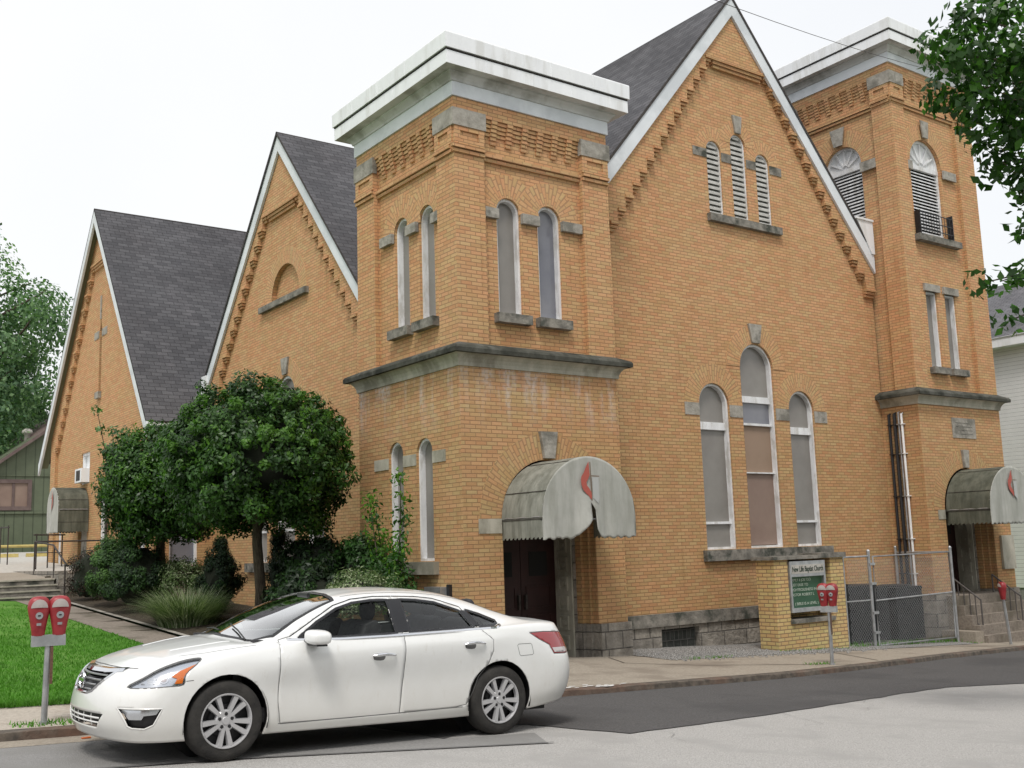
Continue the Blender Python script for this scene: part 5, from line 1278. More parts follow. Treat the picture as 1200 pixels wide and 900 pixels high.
# --- parking meters
def meter_head(t, x, y, z, rot, s=1.0):
    """one meter body: tapered red housing with a domed window"""
    ca, sa = math.cos(rot), math.sin(rot)
    def W(px, py, pz): return (x+px*ca-py*sa, y+px*sa+py*ca, z+pz)
    prof = [(0, .058, .045), (.05, .064, .05), (.15, .082, .062), (.235, .099, .072), (.275, .104, .075), (.315, .100, .072), (.35, .084, .062), (.372, .058, .045), (.382, .0, .0)]
    mb = MB(); n = 20; rings = []
    for h, rx_, ry_ in prof: rings.append([W(rx_*s*math.copysign(abs(math.cos(2*PI*k/n))**.75, math.cos(2*PI*k/n)), ry_*s*math.copysign(abs(math.sin(2*PI*k/n))**.75, math.sin(2*PI*k/n)), h*s) for k in range(n)])
    for a, b in zip(rings, rings[1:]):
        for k in range(n): mb.face([a[k], a[(k+1) % n], b[(k+1) % n], b[k]])
    h = mb.build('meter_head', 'meter_red', t, smooth=True, weld=True)
    mb = MB()   # domed window, front and back
    for sg in (-1, 1):
        pts = [W(.076*s*math.cos(PI*k/12), sg*(.066+.010*math.sin(PI*k/12))*s, (.268+.082*math.sin(PI*k/12))*s) for k in range(13)]
        pts2 = [W(.02*s*math.cos(PI*k/12), sg*.083*s, (.272+.03*math.sin(PI*k/12))*s) for k in range(13)]
        for k in range(12): mb.face([pts[k], pts[k+1], pts2[k+1], pts2[k]])
        mb.face(pts2)
    mb.build('window', 'meter_dome', h, smooth=True)
    mb = MB()
    for k in range(20):
        a0, a1 = 2*PI*k/20, 2*PI*(k+1)/20
        c0 = W(0, -.0775*s, .195*s)
        mb.face([c0, W(.034*s*math.cos(a0), -.0745*s, .195*s+.034*s*math.sin(a0)), W(.034*s*math.cos(a1), -.0745*s, .195*s+.034*s*math.sin(a1))])
    for a, b in ((W(-.012, -.082, .188), W(.012, -.074, .202)),): mb.box(min(a[0], b[0]), max(a[0], b[0]), min(a[1], b[1]), max(a[1], b[1]), a[2], b[2], m=1)
    mb.build('coin_dial', ['steel', 'blackmetal'], h)
    mb = MB(); P = [W(-.022, -.067, .10), W(.02, -.067, .10), W(.02, -.0705, .125), W(-.022, -.0705, .125)]; mb.face(P); mb.build('plate', 'steel', h)
    return h
def twin_meter(x, y, zg, label, rot, ph, w=.105):
    t = tag(thing('parking_meter', (x, y, zg)), label, 'parking meter')
    mb = MB(); mb.tube([(x-.018, y, zg-.05), (x, y, zg+ph)], .030, 12); mb.tube([(x-.018, y, zg-.01), (x-.018, y, zg+.03)], .045, 12); mb.build('post', 'steel', t, smooth=True)
    ca, sa = math.cos(rot), math.sin(rot)
    mb = MB(); F = Fr((x, y, 0), (ca, sa, 0), (sa, -ca, 0)); mb.fbox(F, -w-.06, w+.06, zg+ph-.09, zg+ph+.015, -.04, .04); bevel(mb.build('bracket', 'steel', t), .008)
    mb = MB(); mb.fbox(F, .02, .045, zg+ph-.45, zg+ph-.05, .02, .035); mb.build('rust_strip', M['kerb'], t)
    for s in (-1, 1): meter_head(t, x+s*w*ca, y+s*w*sa, zg+ph+.01, rot)
    return t
twin_meter(2.61, 11.35, G(2.58, 11.35), 'red twin-headed parking meter on the kerb in front of the lawn', R(-8), .83, .094)
twin_meter(15.02, 11.72, G(15, 11.72), 'red twin-headed parking meter in front of the brick sign', R(-72), .95, .075)
t = tag(thing('parking_meter', (22.9, 13.1, G(22.9, 13.1))), 'single red parking meter in front of the right tower steps', 'parking meter')
zg = G(22.9, 13.1); mb = MB(); mb.tube([(22.94, 13.1, zg-.05), (22.8, 13.1, zg+.98)], .032, 12); mb.build('post', 'steel', t, smooth=True); meter_head(t, 22.8, 13.1, zg+.98, R(60))

# --- white sided house on the right
h = tag(thing('white_house', (37, 20, -2)), 'white sided house with grey roof behind the right tower', 'house')
M['siding'] = siding_mat('white_siding', (.82, .825, .83), (.30, .30, .31), .125, False, .25)
HX = 33.0
mb = MB(); mb.box(HX, 42, 8.5, 30, -1.75, 5.95); mb.build('wall', 'siding', h)
mb = MB(); mb.box(HX+.03, 41.9, 8.6, 29.9, -2.8, -1.75); mb.build('foundation', 'asphalt_mid', h)
mb = MB(); mb.box(HX-.42, HX+.05, 8.2, 30.3, 5.93, 6.18); mb.box(HX-.42, HX, 8.2, 30.3, 5.86, 5.93); mb.build('eave_gutter', 'white_metal', h)
mb = MB(); slope(mb, [(HX-.45, 8.1, 6.15), (HX-.45, 30.4, 6.15), (HX+4.5, 30.4, 9.0), (HX+4.5, 8.1, 9.0)]); slope(mb, [(HX+9.5, 8.1, 6.15), (HX+9.5, 30.4, 6.15), (HX+4.5, 30.4, 9.0), (HX+4.5, 8.1, 9.0)])
mb.prism(Fr((0, 8.5, 0), (1, 0, 0), (0, -1, 0)), [(HX, 5.95), (42, 5.95), (HX+4.5, 8.9)], -21.5, 0, m=1); mb.build('roof', ['shingle_light', 'siding'], h)
mb = MB(); mb.face([(26.8, 15, G(27, 15)+.02), (33, 15, G(33, 15)+.02), (33, 24, G(33, 24)+.02), (26.8, 24, G(26.8, 24)+.02)]); structure(mb.build('side_lawn', 'grass'))
# --- overhead wire
mb = MB(); P0, P1 = Vector((8.2, 8.6, 6.75)), Vector((33.0, 14.5, 13.3)); mb.tube([P0.lerp(P1, k/20)-Vector((0, 0, .5-.0026*(k-10)**2*1.9)) for k in range(-24, 45)], .0045, 5)
tag(mb.build('overhead_cable', 'steel_dark'), 'thin overhead cable crossing the sky above the church', 'cable')
# --- overhanging street tree on the right, trunk outside the frame
t = tag(thing('street_tree', (14.0, 3.2, -2.1)), 'leafy branches of a street tree reaching in from the upper right', 'tree')
mb = MB(); base = Vector((14.0, 3.2, -2.15)); top = Vector((13.2, 4.0, 5.4))
mb.tube([base, (13.8, 3.4, 0), (13.5, 3.7, 3), top], [.24, .19, .16, .11], 12)
def ap(px, py, D):   # design-time points in world space (metres)
    v = Vector(((px-600)/1255.3, (py-450)/1255.3, 1)); return rt2*v.x*D - up2*v.y*D + fw*D
cl = []; rs_ = random.Random(9)
ends = [(1100, 55, 11.3), (1110, 110, 11.0), (1140, 20, 10.8), (1150, 150, 11.2), (1185, 60, 10.4), (1190, 150, 10.8), (1172, 190, 11.2), (1225, 100, 10.3), (1230, 10, 10.2), (1160, 85, 11.6), (1250, 180, 10.6), (1210, 215, 11.0), (1128, 65, 10.6), (1175, 10, 11.3), (1145, 120, 10.7), (1205, 120, 11.4)]
for i, (a, b_, D) in enumerate(ends):
    e = ap(a, b_, D); P = limb(mb, top.lerp(base, rs_.uniform(0, .15)), e, .035, .006, .06, i, 9)
    for p in P[5:]: cl.append((p, .23))
    cl.append((e, .30)); cl.append((e, .25))
low = [(1150, 332, 11.0), (1185, 375, 10.9), (1196, 265, 11.0), (1172, 330, 11.1)]
cl2 = []
for i, (a, b_, D) in enumerate(low):
    e = ap(a, b_, D); P = limb(mb, Vector((13.35, 3.85, 3.6)), e, .03, .006, .07, 40+i, 9); cl2 += [(e, .13), (P[-2], .12), (P[-3], .10)]
mb.build('trunk', 'bark', t, smooth=True)
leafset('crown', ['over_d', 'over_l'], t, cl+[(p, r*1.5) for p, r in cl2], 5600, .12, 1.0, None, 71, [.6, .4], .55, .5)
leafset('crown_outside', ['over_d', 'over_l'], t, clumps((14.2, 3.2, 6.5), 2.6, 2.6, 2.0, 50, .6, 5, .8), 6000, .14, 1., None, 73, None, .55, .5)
# ------------------------------------------------------------------ the parked car (local axes: x to the rear, y away from the street side, z up)
M['paint'] = None
def _dirtpaint():
    m, nt, bs = newmat('pearl_white_paint_dusty'); p = N(nt, 'ShaderNodeTexCoord').outputs['Object']
    sx = N(nt, 'ShaderNodeSeparateXYZ'); nt.links.new(p, sx.inputs[0])
    f = N(nt, 'ShaderNodeMapRange'); nt.links.new(mathn(nt, 'ADD', sx.outputs[2], mathn(nt, 'MULTIPLY', noise(nt, p, 6, 5, .7), .35)), f.inputs[0])
    f.inputs[1].default_value = .30; f.inputs[2].default_value = .95; f.inputs[3].default_value = .55; f.inputs[4].default_value = 0
    sp = ramp(nt, noise(nt, scalev(nt, p, (6, 6, 2)), 2, 6, .8), .57, (0,)*3, .74, (.45,)*3)
    c = mix(nt, f.outputs[0], (.80, .81, .80), (.50, .47, .41)); c = mix(nt, sp, c, (.58, .55, .49))
    nt.links.new(c, bs.inputs['Base Color']); bs.inputs['Roughness'].default_value = .3; bs.inputs['Coat Weight'].default_value = .8; bs.inputs['Coat Roughness'].default_value = .06
    M['paint'] = m
_dirtpaint()
M['tint'] = glassy('car_side_glass', (.93, .96, .94), .14, .01); M['tint_dark'] = glassy('car_rear_glass', (.62, .67, .66), .6, .01); M['wshield'] = glassy('windscreen_glass', (.55, .62, .60), 1.25, .03)
M['lampglass'] = glassy('lamp_lens', (.92, .93, .95), .5, .02)
M['black'] = plain('black_plastic', (.012, .012, .013), .45); M['blackgloss'] = plain('gloss_black', (.012, .012, .014), .12)
M['tyre'] = noisy('dusty_tyre_rubber', (.030, .029, .028), (.055, .052, .048), 6, .85, .3, 60, spec=.2)
M['alloy'] = plain('silver_wheel_paint', (.56, .56, .57), .33, .4); M['rimback'] = plain('dark_wheel_well', (.03, .03, .032), .6, .3)
M['amber'] = plain('amber_lens', (.75, .18, .02), .15); M['redlens'] = plain('red_lens', (.30, .008, .014), .12, coat=1); M['clearlens'] = plain('clear_lens', (.55, .5, .5), .15, coat=1)
M['reflector'] = plain('lamp_reflector', (.62, .64, .67), .15, .9); M['seat'] = noisy('charcoal_seat_cloth', (.03, .03, .033), (.055, .055, .058), 20, .9)
M['seamline'] = plain('panel_gap', (.13, .13, .13), .8)
car = tag(thing('parked_car'), 'white four-door sedan parked at the kerb in front of the church', 'car'); LOC[car] = Vector((0, 0, 0))
L = {}
S = lambda *a: list(a)
# each level: 18 stations (x, halfwidth, z) from front centre round the side to rear centre
L0 = S((.05,0,.205),(.09,.40,.20),(.22,.70,.19),(.38,.83,.19),(.62,.87,.19),(1.0,.86,.19),(1.4,.85,.19),(1.72,.85,.19),(2.1,.85,.19),(2.6,.85,.19),(3.1,.85,.19),(3.5,.85,.195),(3.85,.86,.20),(4.2,.85,.23),(4.5,.79,.26),(4.68,.66,.28),(4.77,.4,.29),(4.79,0,.29))
L1 = S((-.01,0,.33),(.04,.42,.33),(.18,.73,.33),(.35,.86,.33),(.62,.90,.33),(1.0,.905,.33),(1.4,.885,.31),(1.72,.88,.30),(2.1,.88,.30),(2.6,.88,.30),(3.1,.885,.30),(3.5,.895,.32),(3.85,.90,.35),(4.2,.89,.37),(4.52,.84,.40),(4.73,.70,.42),(4.83,.4,.43),(4.85,0,.43))
L2 = S((.0,0,.49),(.05,.42,.49),(.19,.73,.50),(.36,.86,.51),(.64,.90,.53),(1.0,.915,.55),(1.4,.895,.55),(1.72,.892,.55),(2.1,.893,.55),(2.6,.895,.56),(3.1,.902,.57),(3.5,.912,.59),(3.85,.913,.60),(4.2,.90,.62),(4.54,.85,.62),(4.75,.71,.61),(4.84,.4,.60),(4.86,0,.60))
L3 = S((.03,0,.61),(.085,.40,.615),(.23,.68,.63),(.40,.82,.67),(.66,.885,.71),(1.0,.908,.735),(1.38,.905,.765),(1.72,.905,.79),(2.1,.907,.81),(2.6,.91,.83),(3.1,.914,.85),(3.5,.916,.865),(3.85,.907,.875),(4.2,.88,.87),(4.52,.82,.84),(4.70,.69,.82),(4.78,.4,.80),(4.80,0,.80))
L4 = S((.08,0,.70),(.15,.40,.715),(.29,.64,.745),(.47,.765,.795),(.72,.835,.845),(1.0,.868,.885),(1.36,.880,.92),(1.7,.883,.94),(2.1,.886,.95),(2.6,.89,.965),(3.1,.892,.985),(3.5,.888,1.0),(3.85,.868,1.02),(4.2,.825,1.035),(4.46,.77,1.03),(4.60,.66,1.015),(4.68,.38,1.0),(4.70,0,1.0))
L5 = S((.09,0,.715),(.18,.37,.745),(.33,.58,.80),(.53,.68,.85),(.78,.735,.895),(1.04,.77,.937),(1.34,.80,.965),(1.72,.835,.975),(2.1,.843,.985),(2.6,.848,1.0),(3.1,.845,1.02),(3.5,.832,1.04),(3.85,.795,1.06),(4.2,.74,1.075),(4.47,.69,1.067),(4.60,.60,1.055),(4.67,.35,1.04),(4.69,0,1.035))
L6 = S((.10,0,.727),(.21,.31,.77),(.37,.49,.828),(.57,.55,.88),(.80,.58,.925),(1.04,.61,.962),(1.27,.68,.99),(1.69,.705,1.165),(2.1,.64,1.325),(2.6,.61,1.375),(3.1,.60,1.355),(3.5,.60,1.285),(3.88,.61,1.175),(4.2,.61,1.098),(4.47,.56,1.082),(4.59,.47,1.07),(4.66,.29,1.055),(4.68,0,1.05))
L7 = S((.115,0,.737),(.24,.17,.795),(.40,.27,.852),(.60,.30,.903),(.82,.32,.945),(1.02,.34,.978),(1.19,.38,1.005),(1.60,.39,1.20),(2.08,.35,1.385),(2.58,.34,1.44),(3.1,.33,1.425),(3.5,.33,1.355),(3.95,.34,1.20),(4.22,.34,1.118),(4.48,.31,1.098),(4.59,.26,1.085),(4.65,.16,1.068),(4.67,0,1.06))
L8 = S((.125,0,.745),(.26,0,.807),(.42,0,.865),(.62,0,.912),(.83,0,.953),(1.01,0,.987),(1.14,0,1.013),(1.57,0,1.215),(2.07,0,1.402),(2.58,0,1.462),(3.1,0,1.447),(3.5,0,1.38),(3.98,0,1.21),(4.24,0,1.125),(4.49,0,1.105),(4.59,0,1.09),(4.645,0,1.073),(4.66,0,1.065))
net = np.array([L0, L1, L2, L3, L4, L5, L6, L7, L8], float)
ZW = lambda x, z: z-.028*min(1, max(0, (z-.70)/.12))*min(1, max(0, (1.6-x)/.3)) if z < 1.05 else z
for li, dy in ((2, -.016), (3, .012), (4, -.012), (1, -.006)):
    for q in net[li]:
        if 1.2 < q[0] < 3.6: q[1] += dy
for l in net:
    for q in l:
        q[2] = ZW(q[0], q[2])
        if q[2] > .93: q[2] = .93+(q[2]-.93)*.885      # level, station, xyz
def cr(P, n, closedend=True):       # centripetal-ish Catmull-Rom along axis 0
    P = np.asarray(P); m = len(P); Q = np.concatenate([[2*P[0]-P[1]], P, [2*P[-1]-P[-2]]]); out = []
    for i in range(m-1):
        p0, p1, p2, p3 = Q[i:i+4]
        for k in range(n):
            t = k/n; out.append(.5*((2*p1)+(-p0+p2)*t+(2*p0-5*p1+4*p2-p3)*t*t+(-p0+3*p1-3*p2+p3)*t**3))
    out.append(P[-1]); return np.array(out)
# monotone handling at symmetry plane: mirror stations across y=0 for tangency
def alongstations(lv):
    P = lv.copy(); pre = P[1].copy(); pre[1] *= -1; post = P[-2].copy(); post[1] *= -1
    Q = np.concatenate([[pre], P, [post]]); n = 9; out = []
    for i in range(len(P)-1):
        p0, p1, p2, p3 = Q[i:i+4]
        for k in range(n):
            t = k/n; out.append(.5*((2*p1)+(-p0+p2)*t+(2*p0-5*p1+4*p2-p3)*t*t+(-p0+3*p1-3*p2+p3)*t**3))
    out.append(P[-1]); return np.array(out)
dense = np.array([alongstations(l) for l in net])        # 9 x ns x 3
surf = cr(dense, 7)                                       # levels refined
nl, ns = surf.shape[:2]
bm = bmesh.new(); grid = {}
for s in (-1, 1):
    for i in range(nl):
        for j in range(ns): grid[s, i, j] = bm.verts.new((surf[i, j, 0], s*surf[i, j, 1], surf[i, j, 2]))
    for i in range(nl-1):
        for j in range(ns-1):
            q = [grid[s, i, j], grid[s, i, j+1], grid[s, i+1, j+1], grid[s, i+1, j]]
            try: bm.faces.new(q if s < 0 else q[::-1])
            except ValueError: pass
bmesh.ops.remove_doubles(bm, verts=bm.verts, dist=.0004)
bmesh.ops.dissolve_degenerate(bm, edges=bm.edges, dist=.0002)
bmesh.ops.recalc_face_normals(bm, faces=bm.faces)
def inpoly(x, y, P):
    c = False; j = len(P)-1
    for i in range(len(P)):
        if (P[i][1] > y) != (P[j][1] > y) and x < (P[j][0]-P[i][0])*(y-P[i][1])/(P[j][1]-P[i][1])+P[i][0]: c = not c
        j = i
    return c
AX = {'side': (0, 2), 'front': (1, 2), 'top': (0, 1)}
def cutregion(poly, view, cond):
    """cut the body skin along a polygon seen from the side, front or top; returns the faces inside"""
    a, b = AX[view]; n = len(poly)
    for i in range(n):
        p, q = poly[i], poly[(i+1) % n]; d = (q[0]-p[0], q[1]-p[1]); Ln = math.hypot(*d)
        if Ln < 1e-6: continue
        co = [0, 0, 0]; co[a], co[b] = p; no = [0, 0, 0]; no[a], no[b] = -d[1]/Ln, d[0]/Ln
        fs = []
        for f in bm.faces:
            c = f.calc_center_median()
            if not cond(c): continue
            vs = [((v.co[a]-p[0])*d[0]/Ln+(v.co[b]-p[1])*d[1]/Ln) for v in f.verts]
            if max(vs) < -.002 or min(vs) > Ln+.002: continue
            ds = [((v.co[a]-p[0])*no[a]+(v.co[b]-p[1])*no[b]) for v in f.verts]
            if min(ds) > 0 or max(ds) < 0: continue
            fs.append(f)
        if fs:
            g = set(fs)
            for f in fs: g.update(f.edges); g.update(f.verts)
            bmesh.ops.bisect_plane(bm, geom=list(g), dist=1e-5, plane_co=co, plane_no=no)
    return [f for f in bm.faces if cond(f.calc_center_median()) and inpoly(f.calc_center_median()[a], f.calc_center_median()[b], poly)]
# keep a copy of the whole skin for projecting trim on to
bvh = BVHTree.FromBMesh(bm)
from mathutils.kdtree import KDTree
bm.normal_update(); kd = KDTree(len(bm.verts)); KN = []
for i_, v_ in enumerate(bm.verts): kd.insert(v_.co, i_); KN.append(v_.normal.copy())
kd.balance()
def smooth_normals(me, off=0):
    ns_ = []
    for v in me.vertices:
        n = Vector((0, 0, 0))
        for co, i, d in kd.find_n(v.co, 5): n += KN[i]/(d*d+1e-5)
        ns_.append(n.normalized())
    me.normals_split_custom_set_from_vertices(ns_)
near = lambda c: c.y < -.25; far = lambda c: c.y > .25
def smooth_poly(P, n=4):
    P = np.array(P, float); m = len(P); out = []
    for i in range(m):
        p0, p1, p2, p3 = P[i-1], P[i], P[(i+1) % m], P[(i+2) % m]
        for k in range(n):
            t = k/n; out.append(tuple(.5*((2*p1)+(-p0+p2)*t+(2*p0-5*p1+4*p2-p3)*t*t+(-p0+3*p1-3*p2+p3)*t**3)))
    return out
circ = lambda cx, cz, r, n=32: [(cx+r*math.cos(2*PI*k/n), cz+r*math.sin(2*PI*k/n)) for k in range(n)]
WF, WR, WZ, WRAD = .955, 3.731, .325, .326
gl_front = [(1.60, .972), (2.0, .972), (2.585, .990), (2.575, 1.290), (2.40, 1.287), (2.20, 1.265), (2.02, 1.215), (1.80, 1.105)]
gl_rear = [(2.715, .995), (3.45, 1.022), (3.36, 1.180), (3.10, 1.262), (2.90, 1.285), (2.705, 1.293)]
gl_q = [(3.52, 1.026), (3.68, 1.033), (3.76, 1.060), (3.755, 1.08), (3.60, 1.142), (3.44, 1.188)]
headl = [(.20, .615), (.30, .685), (.42, .755), (.58, .81), (.72, .835), (.725, .815), (.60, .715), (.58, .635), (.45, .622), (.30, .612)]
tail = [(4.10, .955), (4.30, .962), (4.52, .955), (4.68, .94), (4.80, .86), (4.80, .75), (4.60, .735), (4.42, .74), (4.36, .83), (4.22, .89)]
fogp = [(.13, .455), (.42, .455), (.36, .33), (.30, .30), (.22, .305), (.19, .32)]
door_f = [(1.44, .265), (2.61, .275), (2.64, .60), (2.64, 1.00), (2.635, 1.322), (2.44, 1.320), (2.20, 1.298), (2.0, 1.243), (1.78, 1.13), (1.53, .985), (1.425, .96), (1.405, .85), (1.41, .45)]
door_r = [(2.615, .275), (3.20, .285), (3.34, .31), (3.41, .42), (3.47, .56), (3.58, .68), (3.63, .80), (3.63, .90), (3.50, 1.01), (3.46, 1.08), (3.38, 1.215), (3.10, 1.298), (2.90, 1.317), (2.640, 1.322), (2.645, 1.00), (2.645, .60)]
ws = [(1.22, -.64), (1.40, -.735), (1.62, -.685), (2.03, -.60), (2.09, -.30), (2.10, 0), (2.09, .30), (2.03, .60), (1.62, .685), (1.40, .735), (1.22, .64), (1.17, .30), (1.155, 0), (1.17, -.30)]
rw = [(3.50, -.50), (3.90, -.56), (4.06, -.54), (4.14, -.3), (4.16, 0), (4.14, .3), (4.06, .54), (3.90, .56), (3.50, .50), (3.46, .25), (3.45, 0), (3.46, -.25)]
grille = [(-.42, .735), (-.20, .738), (0, .742), (.20, .738), (.42, .735), (.36, .66), (.25, .565), (.16, .545), (-.16, .545), (-.25, .565), (-.36, .66)]
lower = [(-.50, .40), (.50, .40), (.40, .285), (-.40, .285)]
take = {}
def grab(key, faces):
    if not faces: print('EMPTY', key); return
    take.setdefault(key, []); take[key] += faces
def cut_and_detach(key, poly, view, cond):
    fs = cutregion(poly, view, cond); b2 = bmesh.new(); vm = {}
    for f in fs:
        vs = []
        for v in f.verts:
            if v not in vm: vm[v] = b2.verts.new(v.co)
            vs.append(vm[v])
        try: b2.faces.new(vs)
        except ValueError: pass
    bmesh.ops.delete(bm, geom=fs, context='FACES'); return b2
def finish(b2, name, mat, parent, thick=0, off=0, smooth=True):
    bmesh.ops.remove_doubles(b2, verts=b2.verts, dist=1e-5)
    if off:
        b2.normal_update()
        for v in b2.verts: v.co += v.normal*off
    me = bpy.data.meshes.new(name); b2.to_mesh(me); b2.free(); me.materials.append(M[mat])
    if smooth: me.polygons.foreach_set('use_smooth', [True]*len(me.polygons))
    smooth_normals(me)
    o = bpy.data.objects.new(name, me); COL.objects.link(o); o.parent = parent; LOC[o] = LOC[car]
    if thick: s = o.modifiers.new('thick', 'SOLIDIFY'); s.thickness = thick; s.offset = -1
    return o
pieces = {}
for sd, cond in (('n', near), ('f', far)):
    lowc = (lambda c, q=cond: q(c) and abs(c.y) > .5)
    for w_, cx in (('F', WF), ('R', WR)): 
        b2 = cut_and_detach('arch', circ(cx, .335, .365), 'side', lowc); b2.free()
    pieces['gf', sd] = cut_and_detach('g', gl_front, 'side', cond); pieces['gr', sd] = cut_and_detach('g', gl_rear, 'side', cond); pieces['gq', sd] = cut_and_detach('g', gl_q, 'side', cond)
    pieces['hl', sd] = cut_and_detach('h', smooth_poly(headl, 3), 'side', cond); pieces['tl', sd] = cut_and_detach('t', tail, 'side', cond)
    pieces['fog', sd] = cut_and_detach('f', fogp, 'side', lambda c, q=cond: q(c) and c.z < .6 and abs(c.y) > .45)
    pieces['df', sd] = cut_and_detach('d', door_f, 'side', cond); pieces['dr', sd] = cut_and_detach('d', door_r, 'side', cond)
topc = lambda c: c.z > .98
pieces['ws'] = cut_and_detach('ws', ws, 'top', lambda c: c.z > .955 and c.x < 2.4)
pieces['rw'] = cut_and_detach('rw', rw, 'top', lambda c: c.z > 1.02 and c.x > 3.3)
pieces['grille'] = cut_and_detach('gr', grille, 'front', lambda c: c.x < .5)
pieces['lower'] = cut_and_detach('lo', lower, 'front', lambda c: c.x < .4)
body = finish(bm.copy(), 'body', 'paint', car, .012); bm.free()
body.data.materials.append(M['black'])
doors = {}
for sd in 'nf':
    for k in ('df', 'dr'):
        doors[k, sd] = finish(pieces[k, sd], 'door', 'paint', car, .012)
    finish(pieces['gf', sd], 'window', 'tint', doors['df', sd], 0, -.012); finish(pieces['gr', sd], 'window', 'tint_dark', doors['dr', sd], 0, -.012); finish(pieces['gq', sd], 'quarter_window', 'tint_dark', car, 0, -.012)
finish(pieces['ws'], 'windscreen', 'wshield', car, 0, -.008); finish(pieces['rw'], 'rear_window', 'tint_dark', car, 0, -.008)

def proj(p, view, side=-1, off=.0):
    """point of the body skin under a 2-D point, and its normal"""
    if view == 'side': o, d = Vector((p[0], side*3, p[1])), Vector((0, -side, 0))
    elif view == 'front': o, d = Vector((-3, p[0], p[1])), Vector((1, 0, 0))
    elif view == 'top': o, d = Vector((p[0], p[1], 4)), Vector((0, 0, -1))
    elif view == 'rear': o, d = Vector((8, p[0], p[1])), Vector((-1, 0, 0))
    h, n, i, dist = bvh.ray_cast(o, d)
    if h is None:
        h, n, i, dist = bvh.find_nearest(o+d*3)
    if n.dot(d) > 0: n = -n
    return h+n*off
def resample(P, step, closed):
    out = []; Q = list(P)+([P[0]] if closed else [])
    for a, b in zip(Q, Q[1:]):
        n = max(1, int(math.dist(a, b)/step)); out += [(a[0]+(b[0]-a[0])*k/n, a[1]+(b[1]-a[1])*k/n) for k in range(n)]
    if not closed: out.append(tuple(Q[-1]))
    return out
def ribbon(P, w, mat, name, parent, view='side', side=-1, off=.003, closed=True, raised=0):
    P = resample(P, .03, closed); n = len(P); mb = MB(); rows = []
    for i in range(n):
        a = P[(i-1) % n] if closed or i else P[i]; b = P[(i+1) % n] if closed or i < n-1 else P[i]
        d = (b[0]-a[0], b[1]-a[1]); Ln = math.hypot(*d) or 1; nx, ny = -d[1]/Ln*w/2, d[0]/Ln*w/2
        A = proj((P[i][0]-nx, P[i][1]-ny), view, side, off); B = proj((P[i][0]+nx, P[i][1]+ny), view, side, off); C = proj(P[i], view, side, off+raised)
        rows.append((A, C, B))
    for i in range(n if closed else n-1):
        p, q = rows[i], rows[(i+1) % n]
        if (p[1]-q[1]).length > .25: continue
        mb.face([p[0], q[0], q[1], p[1]]); mb.face([p[1], q[1], q[2], p[2]])
    return mb.build(name, mat, parent, smooth=True)
def decal(P, mat, name, parent, view='side', side=-1, off=.003, step=.02):
    from mathutils.geometry import delaunay_2d_cdt
    B = resample(P, step, True); x0, x1 = min(p[0] for p in P), max(p[0] for p in P); z0, z1 = min(p[1] for p in P), max(p[1] for p in P); I = []
    for x in np.arange(x0, x1, step):
        for z in np.arange(z0, z1, step):
            if inpoly(x, z, P) and min(math.dist((x, z), b) for b in B) > step*.45: I.append((x, z))
    n = len(B); V, E, Fc, *_ = delaunay_2d_cdt([Vector(p) for p in B+I], [(i, (i+1) % n) for i in range(n)], [], 0, 1e-5)
    mb = MB(); Q = [proj(v, view, side, off) for v in V]
    for f in Fc:
        c = sum((V[i] for i in f), Vector((0, 0)))/len(f)
        if inpoly(c.x, c.y, P): mb.face([Q[i] for i in f])
    return mb.build(name, mat, parent, smooth=True, weld=True)
